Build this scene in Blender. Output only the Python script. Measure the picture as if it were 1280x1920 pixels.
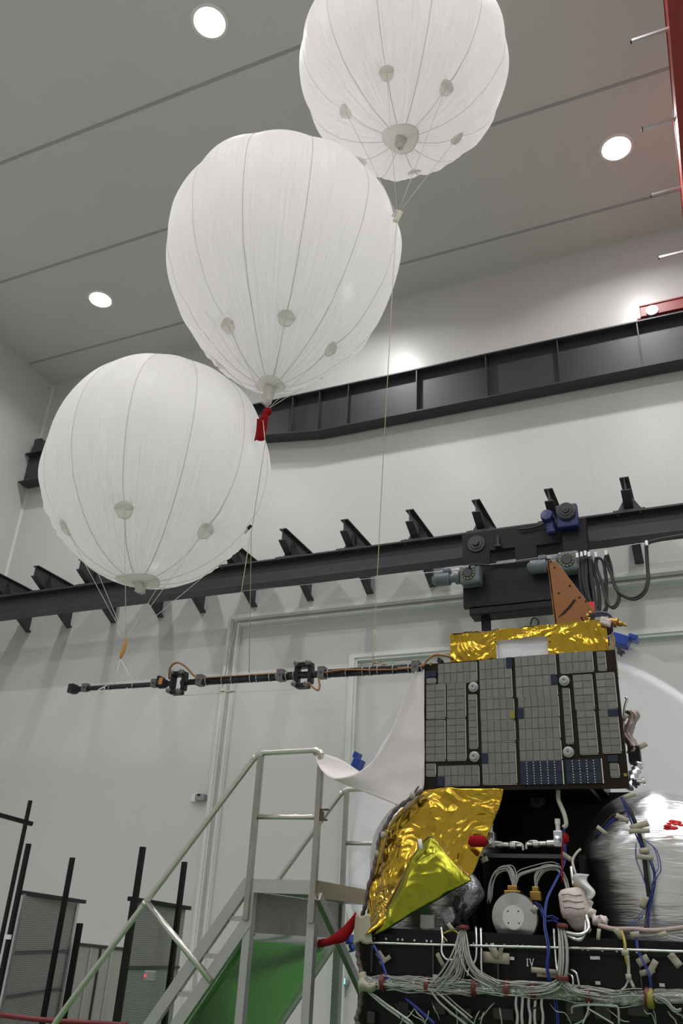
import bpy, math, random
from math import sin, cos, pi, radians, sqrt, atan2, floor
from mathutils import Vector, Matrix, noise

for o in list(bpy.data.objects):
    bpy.data.objects.remove(o)
SC = bpy.context.scene
COL = SC.collection
random.seed(7)

# ------------------------------------------------------------------ camera, world, exposure
FOC = 1556.76                       # focal length in pixels of the 1280 x 1920 frame
EYE = Vector((0, 0, 1.6))
YAW, PIT, ROL = -0.43332, 0.475427, 0.055223
_f = Vector((sin(YAW)*cos(PIT), cos(YAW)*cos(PIT), sin(PIT)))
_r0 = Vector((cos(YAW), -sin(YAW), 0)); _u0 = _r0.cross(_f)
CR = cos(ROL)*_r0 + sin(ROL)*_u0
CU = -sin(ROL)*_r0 + cos(ROL)*_u0
cd = bpy.data.cameras.new('camera'); cam = bpy.data.objects.new('camera', cd); COL.objects.link(cam)
cd.sensor_fit = 'VERTICAL'; cd.sensor_height = 36.0; cd.sensor_width = 24.0
cd.lens = FOC/1920*36.0; cd.clip_end = 200
mw = Matrix((CR, CU, -_f)).transposed().to_4x4(); mw.translation = EYE
cam.matrix_world = mw
SC.camera = cam

wd = bpy.data.worlds.new('world'); SC.world = wd; wd.use_nodes = True
wd.node_tree.nodes['Background'].inputs[0].default_value = (0.8, 0.85, 0.9, 1)
wd.node_tree.nodes['Background'].inputs[1].default_value = 0.02
vs = SC.view_settings
vs.view_transform = 'Standard'; vs.look = 'None'; vs.gamma = 1.0; vs.use_curve_mapping = False
vs.exposure = 0.0
SC.cycles.max_bounces = 16; SC.cycles.diffuse_bounces = 12; SC.cycles.transmission_bounces = 12
LAMP_W = 160.0

def ray(px, py):
    return _f + CR*((px-640)/FOC) + CU*(-(py-960)/FOC)
def P(px, py, Y):                  # world point seen at a pixel of the photo, at depth Y
    v = ray(px, py); return EYE + v*(Y/v.y)
def PZ(px, py, Z):
    v = ray(px, py); return EYE + v*((Z-1.6)/v.z)
def PX(px, py, X):
    v = ray(px, py); return EYE + v*(X/v.x)

# ------------------------------------------------------------------ materials
MATS = {}
def mat(name, col, rough=0.5, metal=0.0, bump=None, spec=None, emit=None, var=None, coat=0.0):
    """bump: (scale, strength, distance) noise bump; var: (scale, amount) colour variation"""
    m = bpy.data.materials.new(name); m.use_nodes = True
    nt = m.node_tree; b = nt.nodes['Principled BSDF']
    b.inputs['Base Color'].default_value = (*col, 1)
    b.inputs['Roughness'].default_value = rough
    b.inputs['Metallic'].default_value = metal
    if spec is not None: b.inputs['Specular IOR Level'].default_value = spec
    if coat: b.inputs['Coat Weight'].default_value = coat
    if emit:
        b.inputs['Emission Color'].default_value = (*emit[0], 1)
        b.inputs['Emission Strength'].default_value = emit[1]
    if bump or var:
        tc = nt.nodes.new('ShaderNodeTexCoord')
    if bump:
        n = nt.nodes.new('ShaderNodeTexNoise'); n.inputs['Scale'].default_value = bump[0]
        n.inputs['Detail'].default_value = 4
        nt.links.new(tc.outputs['Object'], n.inputs['Vector'])
        bp = nt.nodes.new('ShaderNodeBump'); bp.inputs['Strength'].default_value = bump[1]
        bp.inputs['Distance'].default_value = bump[2]
        nt.links.new(n.outputs['Fac'], bp.inputs['Height']); nt.links.new(bp.outputs['Normal'], b.inputs['Normal'])
    if var:
        n = nt.nodes.new('ShaderNodeTexNoise'); n.inputs['Scale'].default_value = var[0]
        n.inputs['Detail'].default_value = 3
        nt.links.new(tc.outputs['Object'], n.inputs['Vector'])
        mx = nt.nodes.new('ShaderNodeMixRGB')
        mx.inputs[1].default_value = (*[max(0, c*(1-var[1])) for c in col], 1)
        mx.inputs[2].default_value = (*[min(1, c*(1+var[1])) for c in col], 1)
        nt.links.new(n.outputs['Fac'], mx.inputs[0]); nt.links.new(mx.outputs[0], b.inputs['Base Color'])
    MATS[name] = m
    return m

def panel_mat(name, col, rough, axis, pitch, seam=0.93, width=0.012):
    """painted sandwich panel: faint joint every PITCH metres along AXIS"""
    m = mat(name, col, rough); nt = m.node_tree; b = nt.nodes['Principled BSDF']
    tc = nt.nodes.new('ShaderNodeTexCoord'); sp = nt.nodes.new('ShaderNodeSeparateXYZ')
    nt.links.new(tc.outputs['Object'], sp.inputs[0])
    d = nt.nodes.new('ShaderNodeMath'); d.operation = 'DIVIDE'; d.inputs[1].default_value = pitch
    nt.links.new(sp.outputs[axis], d.inputs[0])
    fr = nt.nodes.new('ShaderNodeMath'); fr.operation = 'FRACT'; nt.links.new(d.outputs[0], fr.inputs[0])
    lt = nt.nodes.new('ShaderNodeMath'); lt.operation = 'LESS_THAN'; lt.inputs[1].default_value = width/pitch
    nt.links.new(fr.outputs[0], lt.inputs[0])
    n = nt.nodes.new('ShaderNodeTexNoise'); n.inputs['Scale'].default_value = 0.6; n.inputs['Detail'].default_value = 2
    nt.links.new(tc.outputs['Object'], n.inputs['Vector'])
    mx0 = nt.nodes.new('ShaderNodeMixRGB')
    mx0.inputs[1].default_value = (*[c*0.97 for c in col], 1); mx0.inputs[2].default_value = (*[c*1.03 for c in col], 1)
    nt.links.new(n.outputs['Fac'], mx0.inputs[0])
    mx = nt.nodes.new('ShaderNodeMixRGB'); mx.blend_type = 'MULTIPLY'
    mx.inputs[2].default_value = (seam, seam, seam, 1)
    nt.links.new(lt.outputs[0], mx.inputs[0]); nt.links.new(mx0.outputs[0], mx.inputs[1])
    nt.links.new(mx.outputs[0], b.inputs['Base Color'])
    return m

WALL = panel_mat('wall_panel_white', (0.60, 0.60, 0.59), 0.32, 'X', 1.47)
WALLL = panel_mat('side_wall_panel_white', (0.60, 0.60, 0.59), 0.34, 'Y', 1.47)
CEIL = panel_mat('ceiling_panel_white', (0.60, 0.605, 0.58), 0.38, 'X', 1.15, 0.95)
def floor_mat():
    """unseen epoxy hall floor: green bay, grey surround added for neutral bounce light"""
    m = mat('epoxy_floor', (.3, .3, .3), 0.22); nt = m.node_tree; b = nt.nodes['Principled BSDF']
    tc = nt.nodes.new('ShaderNodeTexCoord'); sp = nt.nodes.new('ShaderNodeSeparateXYZ'); nt.links.new(tc.outputs['Object'], sp.inputs[0])
    def inside(out, mid, half):
        a = nt.nodes.new('ShaderNodeMath'); a.operation = 'COMPARE'; a.inputs[1].default_value = mid; a.inputs[2].default_value = half
        nt.links.new(sp.outputs[out], a.inputs[0]); return a
    x, y = inside('X', -2.5, 5.0), inside('Y', 10.0, 5.5)
    ml = nt.nodes.new('ShaderNodeMath'); ml.operation = 'MULTIPLY'; nt.links.new(x.outputs[0], ml.inputs[0]); nt.links.new(y.outputs[0], ml.inputs[1])
    mx = nt.nodes.new('ShaderNodeMixRGB'); mx.inputs[1].default_value = (.34, .355, .33, 1); mx.inputs[2].default_value = (.05, .20, .035, 1)  # grey outside the bay is added to neutralise the green bounce
    nt.links.new(ml.outputs[0], mx.inputs[0]); nt.links.new(mx.outputs[0], b.inputs['Base Color']); return m
FLOOR = floor_mat()
SEAM = mat('grey_ceiling_joint', (0.36, 0.37, 0.38), 0.5)
TRIMM = mat('pale_trim', (0.66, 0.67, 0.66), 0.4)
STEEL = mat('charcoal_painted_steel', (0.034, 0.034, 0.040), 0.42, var=(3, 0.15))
HOISTB = mat('black_hoist_paint', (0.010, 0.010, 0.013), 0.5, spec=0.25)
RED = mat('red_crane_paint', (0.28, 0.028, 0.018), 0.4)
ALU = mat('brushed_aluminium', (0.60, 0.61, 0.60), 0.32, 1.0, var=(9, 0.12))
GALV = mat('galvanised_rod', (0.62, 0.63, 0.65), 0.35, 0.9)
LENS = mat('lamp_lens', (1, 1, 1), 0.3, emit=((1.0, 0.98, 1.0), 30.0))
HOUS = mat('lamp_housing', (0.75, 0.75, 0.75), 0.4)
ROPE = mat('pale_cord', (0.74, 0.73, 0.67), 0.8)
ROPEY = mat('yellowish_cord', (0.50, 0.45, 0.28), 0.8)
REDCL = mat('red_fabric', (0.23, 0.004, 0.007), 0.8, spec=0.15)
CLEARP = mat('clear_plastic_plate', (0.62, 0.60, 0.50), 0.2)

def fabric_mat(name, col, trans, wr=True):
    m = bpy.data.materials.new(name); m.use_nodes = True; nt = m.node_tree
    nt.nodes.remove(nt.nodes['Principled BSDF']); out = nt.nodes['Material Output']
    df = nt.nodes.new('ShaderNodeBsdfDiffuse'); df.inputs[0].default_value = (*col, 1)
    tr = nt.nodes.new('ShaderNodeBsdfTranslucent'); tr.inputs[0].default_value = (*col, 1)
    gl = nt.nodes.new('ShaderNodeBsdfGlossy'); gl.inputs['Roughness'].default_value = 0.45
    gl.inputs[0].default_value = (1, 1, 1, 1)
    m1 = nt.nodes.new('ShaderNodeMixShader'); m1.inputs[0].default_value = trans
    m2 = nt.nodes.new('ShaderNodeMixShader'); m2.inputs[0].default_value = 0.04
    nt.links.new(df.outputs[0], m1.inputs[1]); nt.links.new(tr.outputs[0], m1.inputs[2])
    nt.links.new(m1.outputs[0], m2.inputs[1]); nt.links.new(gl.outputs[0], m2.inputs[2])
    nt.links.new(m2.outputs[0], out.inputs[0])
    if wr:
        uv = nt.nodes.new('ShaderNodeUVMap')
        mp = nt.nodes.new('ShaderNodeMapping'); mp.inputs['Scale'].default_value = (95, 2.6, 1)
        mpb = nt.nodes.new('ShaderNodeMapping'); mpb.inputs['Scale'].default_value = (260, 6.0, 1)
        nb = nt.nodes.new('ShaderNodeTexNoise'); nb.inputs['Scale'].default_value = 1.0; nb.inputs['Detail'].default_value = 2
        nb.inputs['Distortion'].default_value = 0.6
        nt.links.new(uv.outputs[0], mpb.inputs[0]); nt.links.new(mpb.outputs[0], nb.inputs['Vector'])
        addn = nt.nodes.new('ShaderNodeMath'); addn.operation = 'MULTIPLY_ADD'; addn.inputs[1].default_value = 0.35
        n = nt.nodes.new('ShaderNodeTexNoise'); n.inputs['Scale'].default_value = 1.0; n.inputs['Detail'].default_value = 3
        n.inputs['Distortion'].default_value = 0.4
        nt.links.new(uv.outputs[0], mp.inputs[0]); nt.links.new(mp.outputs[0], n.inputs['Vector'])
        bp = nt.nodes.new('ShaderNodeBump'); bp.inputs['Strength'].default_value = 0.8; bp.inputs['Distance'].default_value = 0.05
        nt.links.new(nb.outputs['Fac'], addn.inputs[0]); nt.links.new(n.outputs['Fac'], addn.inputs[2])
        spx = nt.nodes.new('ShaderNodeSeparateXYZ'); nt.links.new(uv.outputs[0], spx.inputs[0])
        mr = nt.nodes.new('ShaderNodeMapRange'); mr.inputs[1].default_value = 0.30; mr.inputs[2].default_value = 0.72
        mr.inputs[3].default_value = 1.15; mr.inputs[4].default_value = 0.12
        nt.links.new(spx.outputs['Y'], mr.inputs[0])
        mlt = nt.nodes.new('ShaderNodeMath'); mlt.operation = 'MULTIPLY'
        nt.links.new(addn.outputs[0], mlt.inputs[0]); nt.links.new(mr.outputs[0], mlt.inputs[1])
        nt.links.new(mlt.outputs[0], bp.inputs['Height'])
        for s in (df, tr, gl): nt.links.new(bp.outputs['Normal'], s.inputs['Normal'])
    MATS[name] = m
    return m
BALLOON = fabric_mat('white_balloon_film', (0.995, 0.985, 0.99), 0.66)
TAPE = fabric_mat('grey_seam_tape', (0.68, 0.67, 0.66), 0.36, False)
PATCH = fabric_mat('grey_green_patch', (0.93, 0.92, 0.88), 0.55, False)
NECK = fabric_mat('milky_neck_film', (0.80, 0.78, 0.74), 0.45, False)

# ------------------------------------------------------------------ mesh builder
def root_of(o):
    while o.parent is not None: o = o.parent
    return o

class MB:
    def __init__(s): s.v = []; s.f = []; s.sm = []; s.uv = {}
    def add(s, vs, fs, smooth=False):
        b = len(s.v); s.v += [Vector(v) for v in vs]
        for f in fs: s.f.append(tuple(i+b for i in f)); s.sm.append(smooth)
        return b
    def box(s, lo, hi):
        x0, y0, z0 = lo; x1, y1, z1 = hi
        s.add([(x0,y0,z0),(x1,y0,z0),(x1,y1,z0),(x0,y1,z0),(x0,y0,z1),(x1,y0,z1),(x1,y1,z1),(x0,y1,z1)],
              [(0,3,2,1),(4,5,6,7),(0,1,5,4),(1,2,6,5),(2,3,7,6),(3,0,4,7)])
        return s
    def obox(s, c, ax, ay, az):        # oriented box: centre and three half-axis vectors
        c = Vector(c); ax, ay, az = Vector(ax), Vector(ay), Vector(az)
        vs = [c+i*ax+j*ay+k*az for k in (-1,1) for (i,j) in ((-1,-1),(1,-1),(1,1),(-1,1))]
        s.add(vs, [(0,3,2,1),(4,5,6,7),(0,1,5,4),(1,2,6,5),(2,3,7,6),(3,0,4,7)])
        return s
    def bar(s, p0, p1, w, h, up=(0,0,1)):   # rectangular bar from p0 to p1
        p0, p1 = Vector(p0), Vector(p1); d = p1-p0; L = d.length; d.normalize()
        up = Vector(up); sx = d.cross(up)
        if sx.length < 1e-4: sx = d.cross(Vector((1,0,0)))
        sx.normalize(); uz = sx.cross(d)
        return s.obox((p0+p1)/2, d*L/2, sx*w/2, uz*h/2)
    def prism(s, poly, ex):            # polygon (list of points) extruded by vector
        ex = Vector(ex); n = len(poly); poly = [Vector(p) for p in poly]
        s.add(poly+[p+ex for p in poly],
              [tuple(range(n))[::-1], tuple(range(n, 2*n))] + [(i,(i+1)%n,(i+1)%n+n,i+n) for i in range(n)])
        return s
    def tube(s, pts, r, n=8, closed=False, cap=True):
        pts = [Vector(p) for p in pts]; m = len(pts)
        rs = r if isinstance(r, (list, tuple)) else [r]*m
        t0 = (pts[1]-pts[0]).normalized()
        a = t0.cross(Vector((0,0,1)))
        if a.length < 0.05: a = t0.cross(Vector((1,0,0)))
        a.normalize(); vs = []
        for i in range(m):
            if closed: t = pts[(i+1)%m]-pts[i-1]
            elif i == 0: t = pts[1]-pts[0]
            elif i == m-1: t = pts[-1]-pts[-2]
            else: t = pts[i+1]-pts[i-1]
            if t.length < 1e-9: t = t0
            t = t.normalized(); a = a - t*a.dot(t)
            if a.length < 1e-6: a = t.orthogonal()
            a.normalize(); b = t.cross(a); t0 = t
            for k in range(n):
                q = 2*pi*k/n; vs.append(pts[i]+(a*cos(q)+b*sin(q))*rs[i])
        fs = []
        for i in range(m if closed else m-1):
            j = (i+1) % m
            for k in range(n): fs.append((i*n+k, i*n+(k+1)%n, j*n+(k+1)%n, j*n+k))
        bb = s.add(vs, fs, True)
        if cap and not closed:
            s.f.append(tuple(bb+k for k in range(n))[::-1]); s.sm.append(False)
            s.f.append(tuple(bb+(m-1)*n+k for k in range(n))); s.sm.append(False)
        return s
    def lathe(s, prof, c=(0,0,0), axis=(0,0,1), n=24, smooth=True, sharp=True):   # prof: (radius, height) along axis
        axis = Vector(axis).normalized(); a = axis.orthogonal().normalized(); b = axis.cross(a); c = Vector(c)
        ring = lambda r, h: [c+axis*h+(a*cos(2*pi*k/n)+b*sin(2*pi*k/n))*r for k in range(n)]
        if sharp:                        # every band keeps a crisp edge to the next
            for p, q in zip(prof[:-1], prof[1:]):
                s.add(ring(*p)+ring(*q), [(k, (k+1)%n, n+(k+1)%n, n+k) for k in range(n)], smooth)
        else:
            s.add([v for p in prof for v in ring(*p)], [(i*n+k, i*n+(k+1)%n, (i+1)*n+(k+1)%n, (i+1)*n+k) for i in range(len(prof)-1) for k in range(n)], smooth)
        if prof[0][0] > 1e-5: s.add(ring(*prof[0]), [tuple(range(n))[::-1]])
        if prof[-1][0] > 1e-5: s.add(ring(*prof[-1]), [tuple(range(n))])
        return s
    def cyl(s, p0, p1, r, n=16, r1=None):
        p0, p1 = Vector(p0), Vector(p1); L = (p1-p0).length
        return s.lathe([(r, 0), (r if r1 is None else r1, L)], p0, p1-p0, n)
    def grid(s, fn, nu, nv, smooth=True, uv=False):
        vs = [fn(i/nu, j/nv) for j in range(nv+1) for i in range(nu+1)]
        b = s.add(vs, [(j*(nu+1)+i, j*(nu+1)+i+1, (j+1)*(nu+1)+i+1, (j+1)*(nu+1)+i) for j in range(nv) for i in range(nu)], smooth)
        if uv:
            for j in range(nv+1):
                for i in range(nu+1): s.uv[b+j*(nu+1)+i] = (i/nu, j/nv)
        return s
    def ball(s, c, r, n=12, sq=(1,1,1)):
        c = Vector(c)
        return s.grid(lambda u, v: c+Vector((r*sq[0]*sin(pi*v)*cos(2*pi*u), r*sq[1]*sin(pi*v)*sin(2*pi*u), r*sq[2]*cos(pi*v))), n, n//2)
    def build(s, name, m, parent=None, bevel=0.0, solid=0.0, label=None, base=None):
        me = bpy.data.meshes.new(name)
        if parent is not None: org = root_of(parent).location.copy()
        elif base is not None: org = Vector(base)
        else:
            xs = [v.x for v in s.v]; ys = [v.y for v in s.v]; zs = [v.z for v in s.v]
            org = Vector(((min(xs)+max(xs))/2, (min(ys)+max(ys))/2, min(zs)))
        me.from_pydata([tuple(v-org) for v in s.v], [], s.f)
        me.polygons.foreach_set('use_smooth', s.sm)
        if s.uv:
            ul = me.uv_layers.new(name='UVMap')
            for li, l in enumerate(me.loops): ul.data[li].uv = s.uv.get(l.vertex_index, (0, 0))
        me.materials.append(m); me.validate(); me.update()
        o = bpy.data.objects.new(name, me); COL.objects.link(o)
        if parent is not None: o.parent = parent
        else: o.location = org
        if solid:
            md = o.modifiers.new('thickness', 'SOLIDIFY'); md.thickness = solid; md.offset = 0
        if bevel:
            md = o.modifiers.new('bevel', 'BEVEL'); md.width = bevel; md.segments = 2; md.limit_method = 'ANGLE'
        if label: o['label'] = label
        return o

def tag(o, label, cat, group=None):
    o['label'] = label; o['category'] = cat
    if group: o['group'] = group
    return o
def thing(name, loc, label, cat, group=None):
    o = bpy.data.objects.new(name, None); o.empty_display_size = 0.2; COL.objects.link(o); o.location = Vector(loc)
    return tag(o, label, cat, group)
def struct(o): o['kind'] = 'structure'; return o

def spline(ctrl, n=10):               # Catmull-Rom through the control points
    c = [Vector(p) for p in ctrl]
    if len(c) < 3: return [c[0].lerp(c[-1], i/n) for i in range(n+1)]
    c = [c[0]*2-c[1]] + c + [c[-1]*2-c[-2]]; out = []
    for i in range(1, len(c)-2):
        for k in range(n):
            t = k/n; p0, p1, p2, p3 = c[i-1:i+3]
            out.append(0.5*((2*p1)+(p2-p0)*t+(2*p0-5*p1+4*p2-p3)*t*t+(3*p1-p0-3*p2+p3)*t*t*t))
    out.append(c[-2]); return out

# ------------------------------------------------------------------ room shell
XL, XR, YB, YF, H = -17.75, 15.0, 16.0, -14.0, 16.88
struct(MB().box((XL-.3, YF-.3, -.3), (XR+.3, YB+.3, 0)).build('floor', FLOOR, base=(0,0,0)))
struct(MB().box((XL-.3, YF-.3, H), (XR+.3, YB+.3, H+.3)).build('ceiling', CEIL, base=(0,0,H)))
struct(MB().box((XL-.3, YB, 0), (XR+.3, YB+.3, H)).build('wall_back', WALL, base=(-0.13,YB,0)))
struct(MB().box((XL-.3, YF, 0), (XL, YB, H)).build('wall_left', WALLL, base=(XL,0,0)))
struct(MB().box((XR, YF, 0), (XR+.3, YB, H)).build('wall_right', WALLL, base=(XR,0,0)))
struct(MB().box((XL-.3, YF-.3, 0), (XR+.3, YF, H)).build('wall_front', WALL, base=(0,YF,0)))
# ceiling joints every 3.05 m and the trims where ceiling and walls meet
k = 1
for y in (14.82, 11.70, 8.68, 5.63, 2.58, -0.47, -3.52, -6.57, -9.62):
    struct(MB().box((XL, y-.035, H-.012), (XR, y+.035, H+.01)).build('trim_%d' % k, SEAM)); k += 1
CTRIM = mat('grey_corner_trim', (0.50, 0.51, 0.49), 0.45)
def corner_trim(a, b, d1, d2, m=CTRIM):
    global k
    mb = MB(); a = Vector(a); b = Vector(b); d1 = Vector(d1); d2 = Vector(d2)
    mb.prism([a, a+d1*.6, a+d1*.35+d2*.15, a+d1*.15+d2*.35, a+d2*.6], b-a)
    struct(mb.build('trim_%d' % k, m)); k += 1
corner_trim((XL, YB, H), (XR, YB, H), (0,-.09,0), (0,0,-.09))
corner_trim((XL, YF, H), (XL, YB, H), (.09,0,0), (0,0,-.09))
corner_trim((XL, YB, 0), (XL, YB, H), (.09,0,0), (0,-.09,0), TRIMM)

# ------------------------------------------------------------------ ceiling lamps
lamp_labels = {(-6.82, 7.61): 'round recessed ceiling lamp near the photo top, left of the topmost balloon',
               (-13.72, 13.19): 'round recessed ceiling lamp in the left corner above the lowest balloon',
               (-0.14, 13.19): 'round recessed ceiling lamp beside the red crane girder, right of the topmost balloon',
               (-6.82, 13.19): 'round recessed ceiling lamp hidden behind the middle balloon'}
LX = (-13.72, -6.82, -0.14, 6.6, 13.3); LY = (13.19, 7.61, 2.0, -3.6, -9.2)
for x in LX:
    for y in LY:
        t = thing('ceiling_light', (x, y, H-.02), lamp_labels.get((x, y), 'round recessed ceiling lamp out of the picture, overhead or behind the camera'), 'lamp', 'recessed ceiling lamps')
        MB().lathe([(.36, .02), (.36, -.02), (.30, -.035), (.28, -.02), (.28, .015)], (x, y, H-.005), n=28).build('housing', HOUS, t)
        MB().lathe([(.28, 0), (.26, -.02), (.15, -.035), (0.0001, -.04)], (x, y, H-.01), n=28).build('lens', LENS, t)
        ld = bpy.data.lights.new('lamp_light', 'AREA'); ld.shape = 'DISK'; ld.size = 0.34
        ld.energy = LAMP_W; ld.color = (1.0, 0.985, 0.985); ld.spread = radians(145)
        lo = bpy.data.objects.new('lamp_light', ld); COL.objects.link(lo); lo.parent = t; lo.location = (0, 0, -.05)

# ------------------------------------------------------------------ balloons
def balloon(name, label, x0, y0, zc, R, zb, zt, e, zpatch, th0, ap, rpatch, rring, seed, neck_len, neck_dx):
    t = thing('balloon', (x0, y0, zb), label, 'balloon', 'white helium balloons')
    rnd = random.Random(seed)
    def rz(z):
        if z >= zc: q = (z-zc)/(zt-zc); return R*sqrt(max(0, 1-q*q))
        q = (zc-z)/(zc-zb); return R*sqrt(max(0, 1-q*q))*(1-e*q*q)
    def zof(v):                          # v 0 bottom .. 1 top
        a = -pi/2+pi*v
        return zc+sin(a)*((zt-zc) if a > 0 else (zc-zb))
    pth = [th0+i*pi/3 for i in range(6)]
    vpatch = 0.5-math.acos((zc-zpatch)/(zc-zb))/pi if False else (math.asin((zpatch-zc)/(zc-zb))+pi/2)/pi
    off = Vector((rnd.random()*50, rnd.random()*50, seed))
    def S(th, v, extra=0.0):
        z = zof(v); r = rz(z)
        g = abs(sin(6*(th-th0)))         # gores bulge between the twelve seams
        w = r*(0.972+0.028*g)
        d = Vector((cos(th), sin(th), 0))
        p = Vector((x0, y0, z))+d*w
        nz = (z-zc)/((zt-zc) if z > zc else (zc-zb)); nrm = (d*max(.02, (1-nz*nz))**.5+Vector((0,0,nz))).normalized()
        lump = noise.noise(p*0.9+off)*0.045*R/1.4
        # folds that gather at each patch
        fold = 0.0
        for a in pth:
            da = (th-a+pi) % (2*pi)-pi
            dv = v-vpatch; q = sqrt((da*rz(zpatch))**2+(dv*pi*R)**2)
            fold -= 0.045*math.exp(-(q/0.20)**2)
            if dv > 0: fold += 0.016*sin(atan2(da*rz(zpatch), dv*pi*R+.05)*19+3*noise.noise(Vector((q*2, a, seed))))*math.exp(-q/0.75)*min(1, q/.12)
        return p+nrm*(lump+fold+extra)
    NU, NV = 288, 110
    mb = MB(); mb.grid(lambda u, v: S(2*pi*u, 0.012+v*0.976), NU, NV, uv=True)
    mb.build('envelope', BALLOON, t)
    for i in range(12):                  # seam tapes down the meridians
        a = th0+i*pi/6; m2 = MB(); n = 60; vs = []
        for j in range(n+1):
            v = 0.03+0.955*j/n; r = max(.05, rz(zof(v))); h = 0.0055/r
            vs += [S(a-h, v, .004), S(a, v, .009), S(a+h, v, .004)]
        m2.add(vs, [(3*j+c, 3*j+c+1, 3*j+c+4, 3*j+c+3) for j in range(n) for c in (0, 1)], True)
        m2.build('seam_tape', TAPE, t)
    for a in pth:                        # round reinforcement patches
        m2 = MB(); c0 = S(a, vpatch); rr = rz(zpatch)
        m2.grid(lambda u, w: S(a+rpatch*w*cos(2*pi*u)*(1+.06*sin(5*2*pi*u))/rr, vpatch+rpatch*w*sin(2*pi*u)/(pi*(R+zc-zb)/2), .012), 24, 5)
        m2.build('reinforcement_patch', PATCH, t, solid=.004)
    rb = 0.5*(zc-zb)+0.5*R
    m2 = MB()
    m2.grid(lambda u, w: S(2*pi*u, .0125+w*(1+.10*sin(3*2*pi*u+seed))*rring/(pi*(R+zc-zb)/2), .012), 40, 6)
    m2.build('bottom_patch', PATCH, t, solid=.004)
    # crumpled filling neck
    m2 = MB(); b = Vector((x0, y0, zb+.02))
    pr = [(.085, 0), (.075, -.03), (.060, -.35), (.050, -.65), (.055, -.85), (.03, -1)]
    m2.grid(lambda u, w: (lambda r, h: b+Vector((r*cos(2*pi*u)*(1+.25*sin(6*pi*u+h*4))+neck_dx*(-h), r*sin(2*pi*u)*(1+.25*cos(6*pi*u+h*5)), h*neck_len)))(
        *[pr[min(5, int(w*5))][k]+(pr[min(5, int(w*5)+1)][k]-pr[min(5, int(w*5))][k])*(w*5-int(w*5)) for k in (0, 1)]), 24, 20)
    m2.build('filling_neck', NECK, t, solid=.002)
    for a in pth:                        # suspension lines from the patches down to one knot
        p0 = S(a, vpatch, .02); ap_ = Vector(ap)
        MB().tube([p0, p0.lerp(ap_, .5), ap_], .0036, 5).build('suspension_line', ROPE, t)
    return t
B1 = balloon('low', 'lowest white balloon, hanging at left above the black boom', -5.70, 7.0, 6.53, 1.345, 5.08, 7.96, 0.0, 5.498, radians(51), (-5.74, 7, 4.39), .105, .205, 3, .17, .05)
B2 = balloon('mid', 'middle white pear shaped balloon with a red tie under its neck', -4.265, 7.0, 9.65, 1.535, 7.42, 10.88, .30, 7.864, radians(9), (-4.26, 7, 7.10),   .105, .24, 5, .27, -.02)
B3 = balloon('high', 'topmost white balloon, cut off by the top of the photo', -2.675, 7.0, 12.5, 1.45, 11.02, 13.95, 0.0, 11.27, radians(36), (-2.70, 7, 9.66), .10, .19, 9, .17, -.02)
# end fittings
MB().tube(spline([(-5.74,7,4.41), (-5.75,7,4.30), (-5.775,7,4.19)], 4), [.010,.016,.020,.022,.024,.022,.020,.018,.012], 8).build('amber_swivel', mat('amber_plastic', (.55,.25,.06), .4), B1)
m2 = MB(); m2.ball((-4.26,7,7.06), .045, 12)
m2.tube(spline([(-4.26,6.97,7.06), (-4.275,6.96,6.98), (-4.27,6.96,6.90)], 4), [.03]*9, 8)
m2.grid(lambda u, v: Vector((-4.355+.135*u-.01*v*u+.012*sin(9*u), 6.93+.02*sin(7*u+3*v), 6.935-.30*v*(1+.10*u)+.02*u)), 14, 8)
m2.build('red_tie', REDCL, B2, solid=.012)
MB().obox((-2.69,7,9.62), (.035,.01,-.02), (-.01,.02,0), (.03,0,.075)).build('coupling_plate', CLEARP, B3, bevel=.01)
MB().obox((-2.72,6.97,9.66), (.02,.0,-.01), (0,.012,0), (.02,0,.05)).build('coupling_clip', ALU, B3, bevel=.004)

# ------------------------------------------------------------------ crane runway on the back wall
RW = thing('crane_runway_beam', (-8, 15.75, 12.86), 'dark steel crane runway girder with vertical stiffeners, high on the back wall', 'steel beam')
def bot(x):
    if x >= -8.0: return 12.86
    if x <= -10.0: return 13.12
    return 12.86+(x+8.0)/(-2.0)*.26
xs = [-17.72, -10.0, -8.0, 14.5]
MB().prism([(x, 15.74, bot(x)) for x in xs]+[(x, 15.74, 14.05) for x in xs[::-1]], (0,.025,0)).build('web', STEEL, RW)
MB().box((-17.72, 15.55, 14.05), (14.5, 15.95, 14.085)).build('top_flange', STEEL, RW)
m2 = MB()
for a, b in zip(xs[:-1], xs[1:]):
    m2.prism([(a,15.55,bot(a)-.035), (b,15.55,bot(b)-.035), (b,15.55,bot(b)), (a,15.55,bot(a))], (0,.40,0))
m2.build('bottom_flange', STEEL, RW)
for x in (4.9, 3.17, 1.45, -.28, -2.02, -3.69, -5.40, -7.20, -8.0, -8.77, -10.4, -12.1, -13.8, -15.5):
    MB().box((x-.012, 15.565, bot(x)), (x+.012, 15.74, 14.05)).build('stiffener', STEEL, RW)
MB().box((-17.6, 15.72, 14.085), (14.5, 15.79, 14.15)).build('crane_rail', STEEL, RW)
MB().prism([(-17.55,15.62,14.085), (-17.1,15.62,14.085), (-17.1,15.62,14.30), (-17.3,15.62,14.58), (-17.55,15.62,14.58)], (0,.26,0)).build('end_stop', STEEL, RW)
for x in (-16.9, -11, -5, 1, 7, 13):
    MB().box((x-.12, 15.90, 13.2), (x+.12, 16.02, 14.0)).build('wall_cleat', STEEL, RW)

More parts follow.
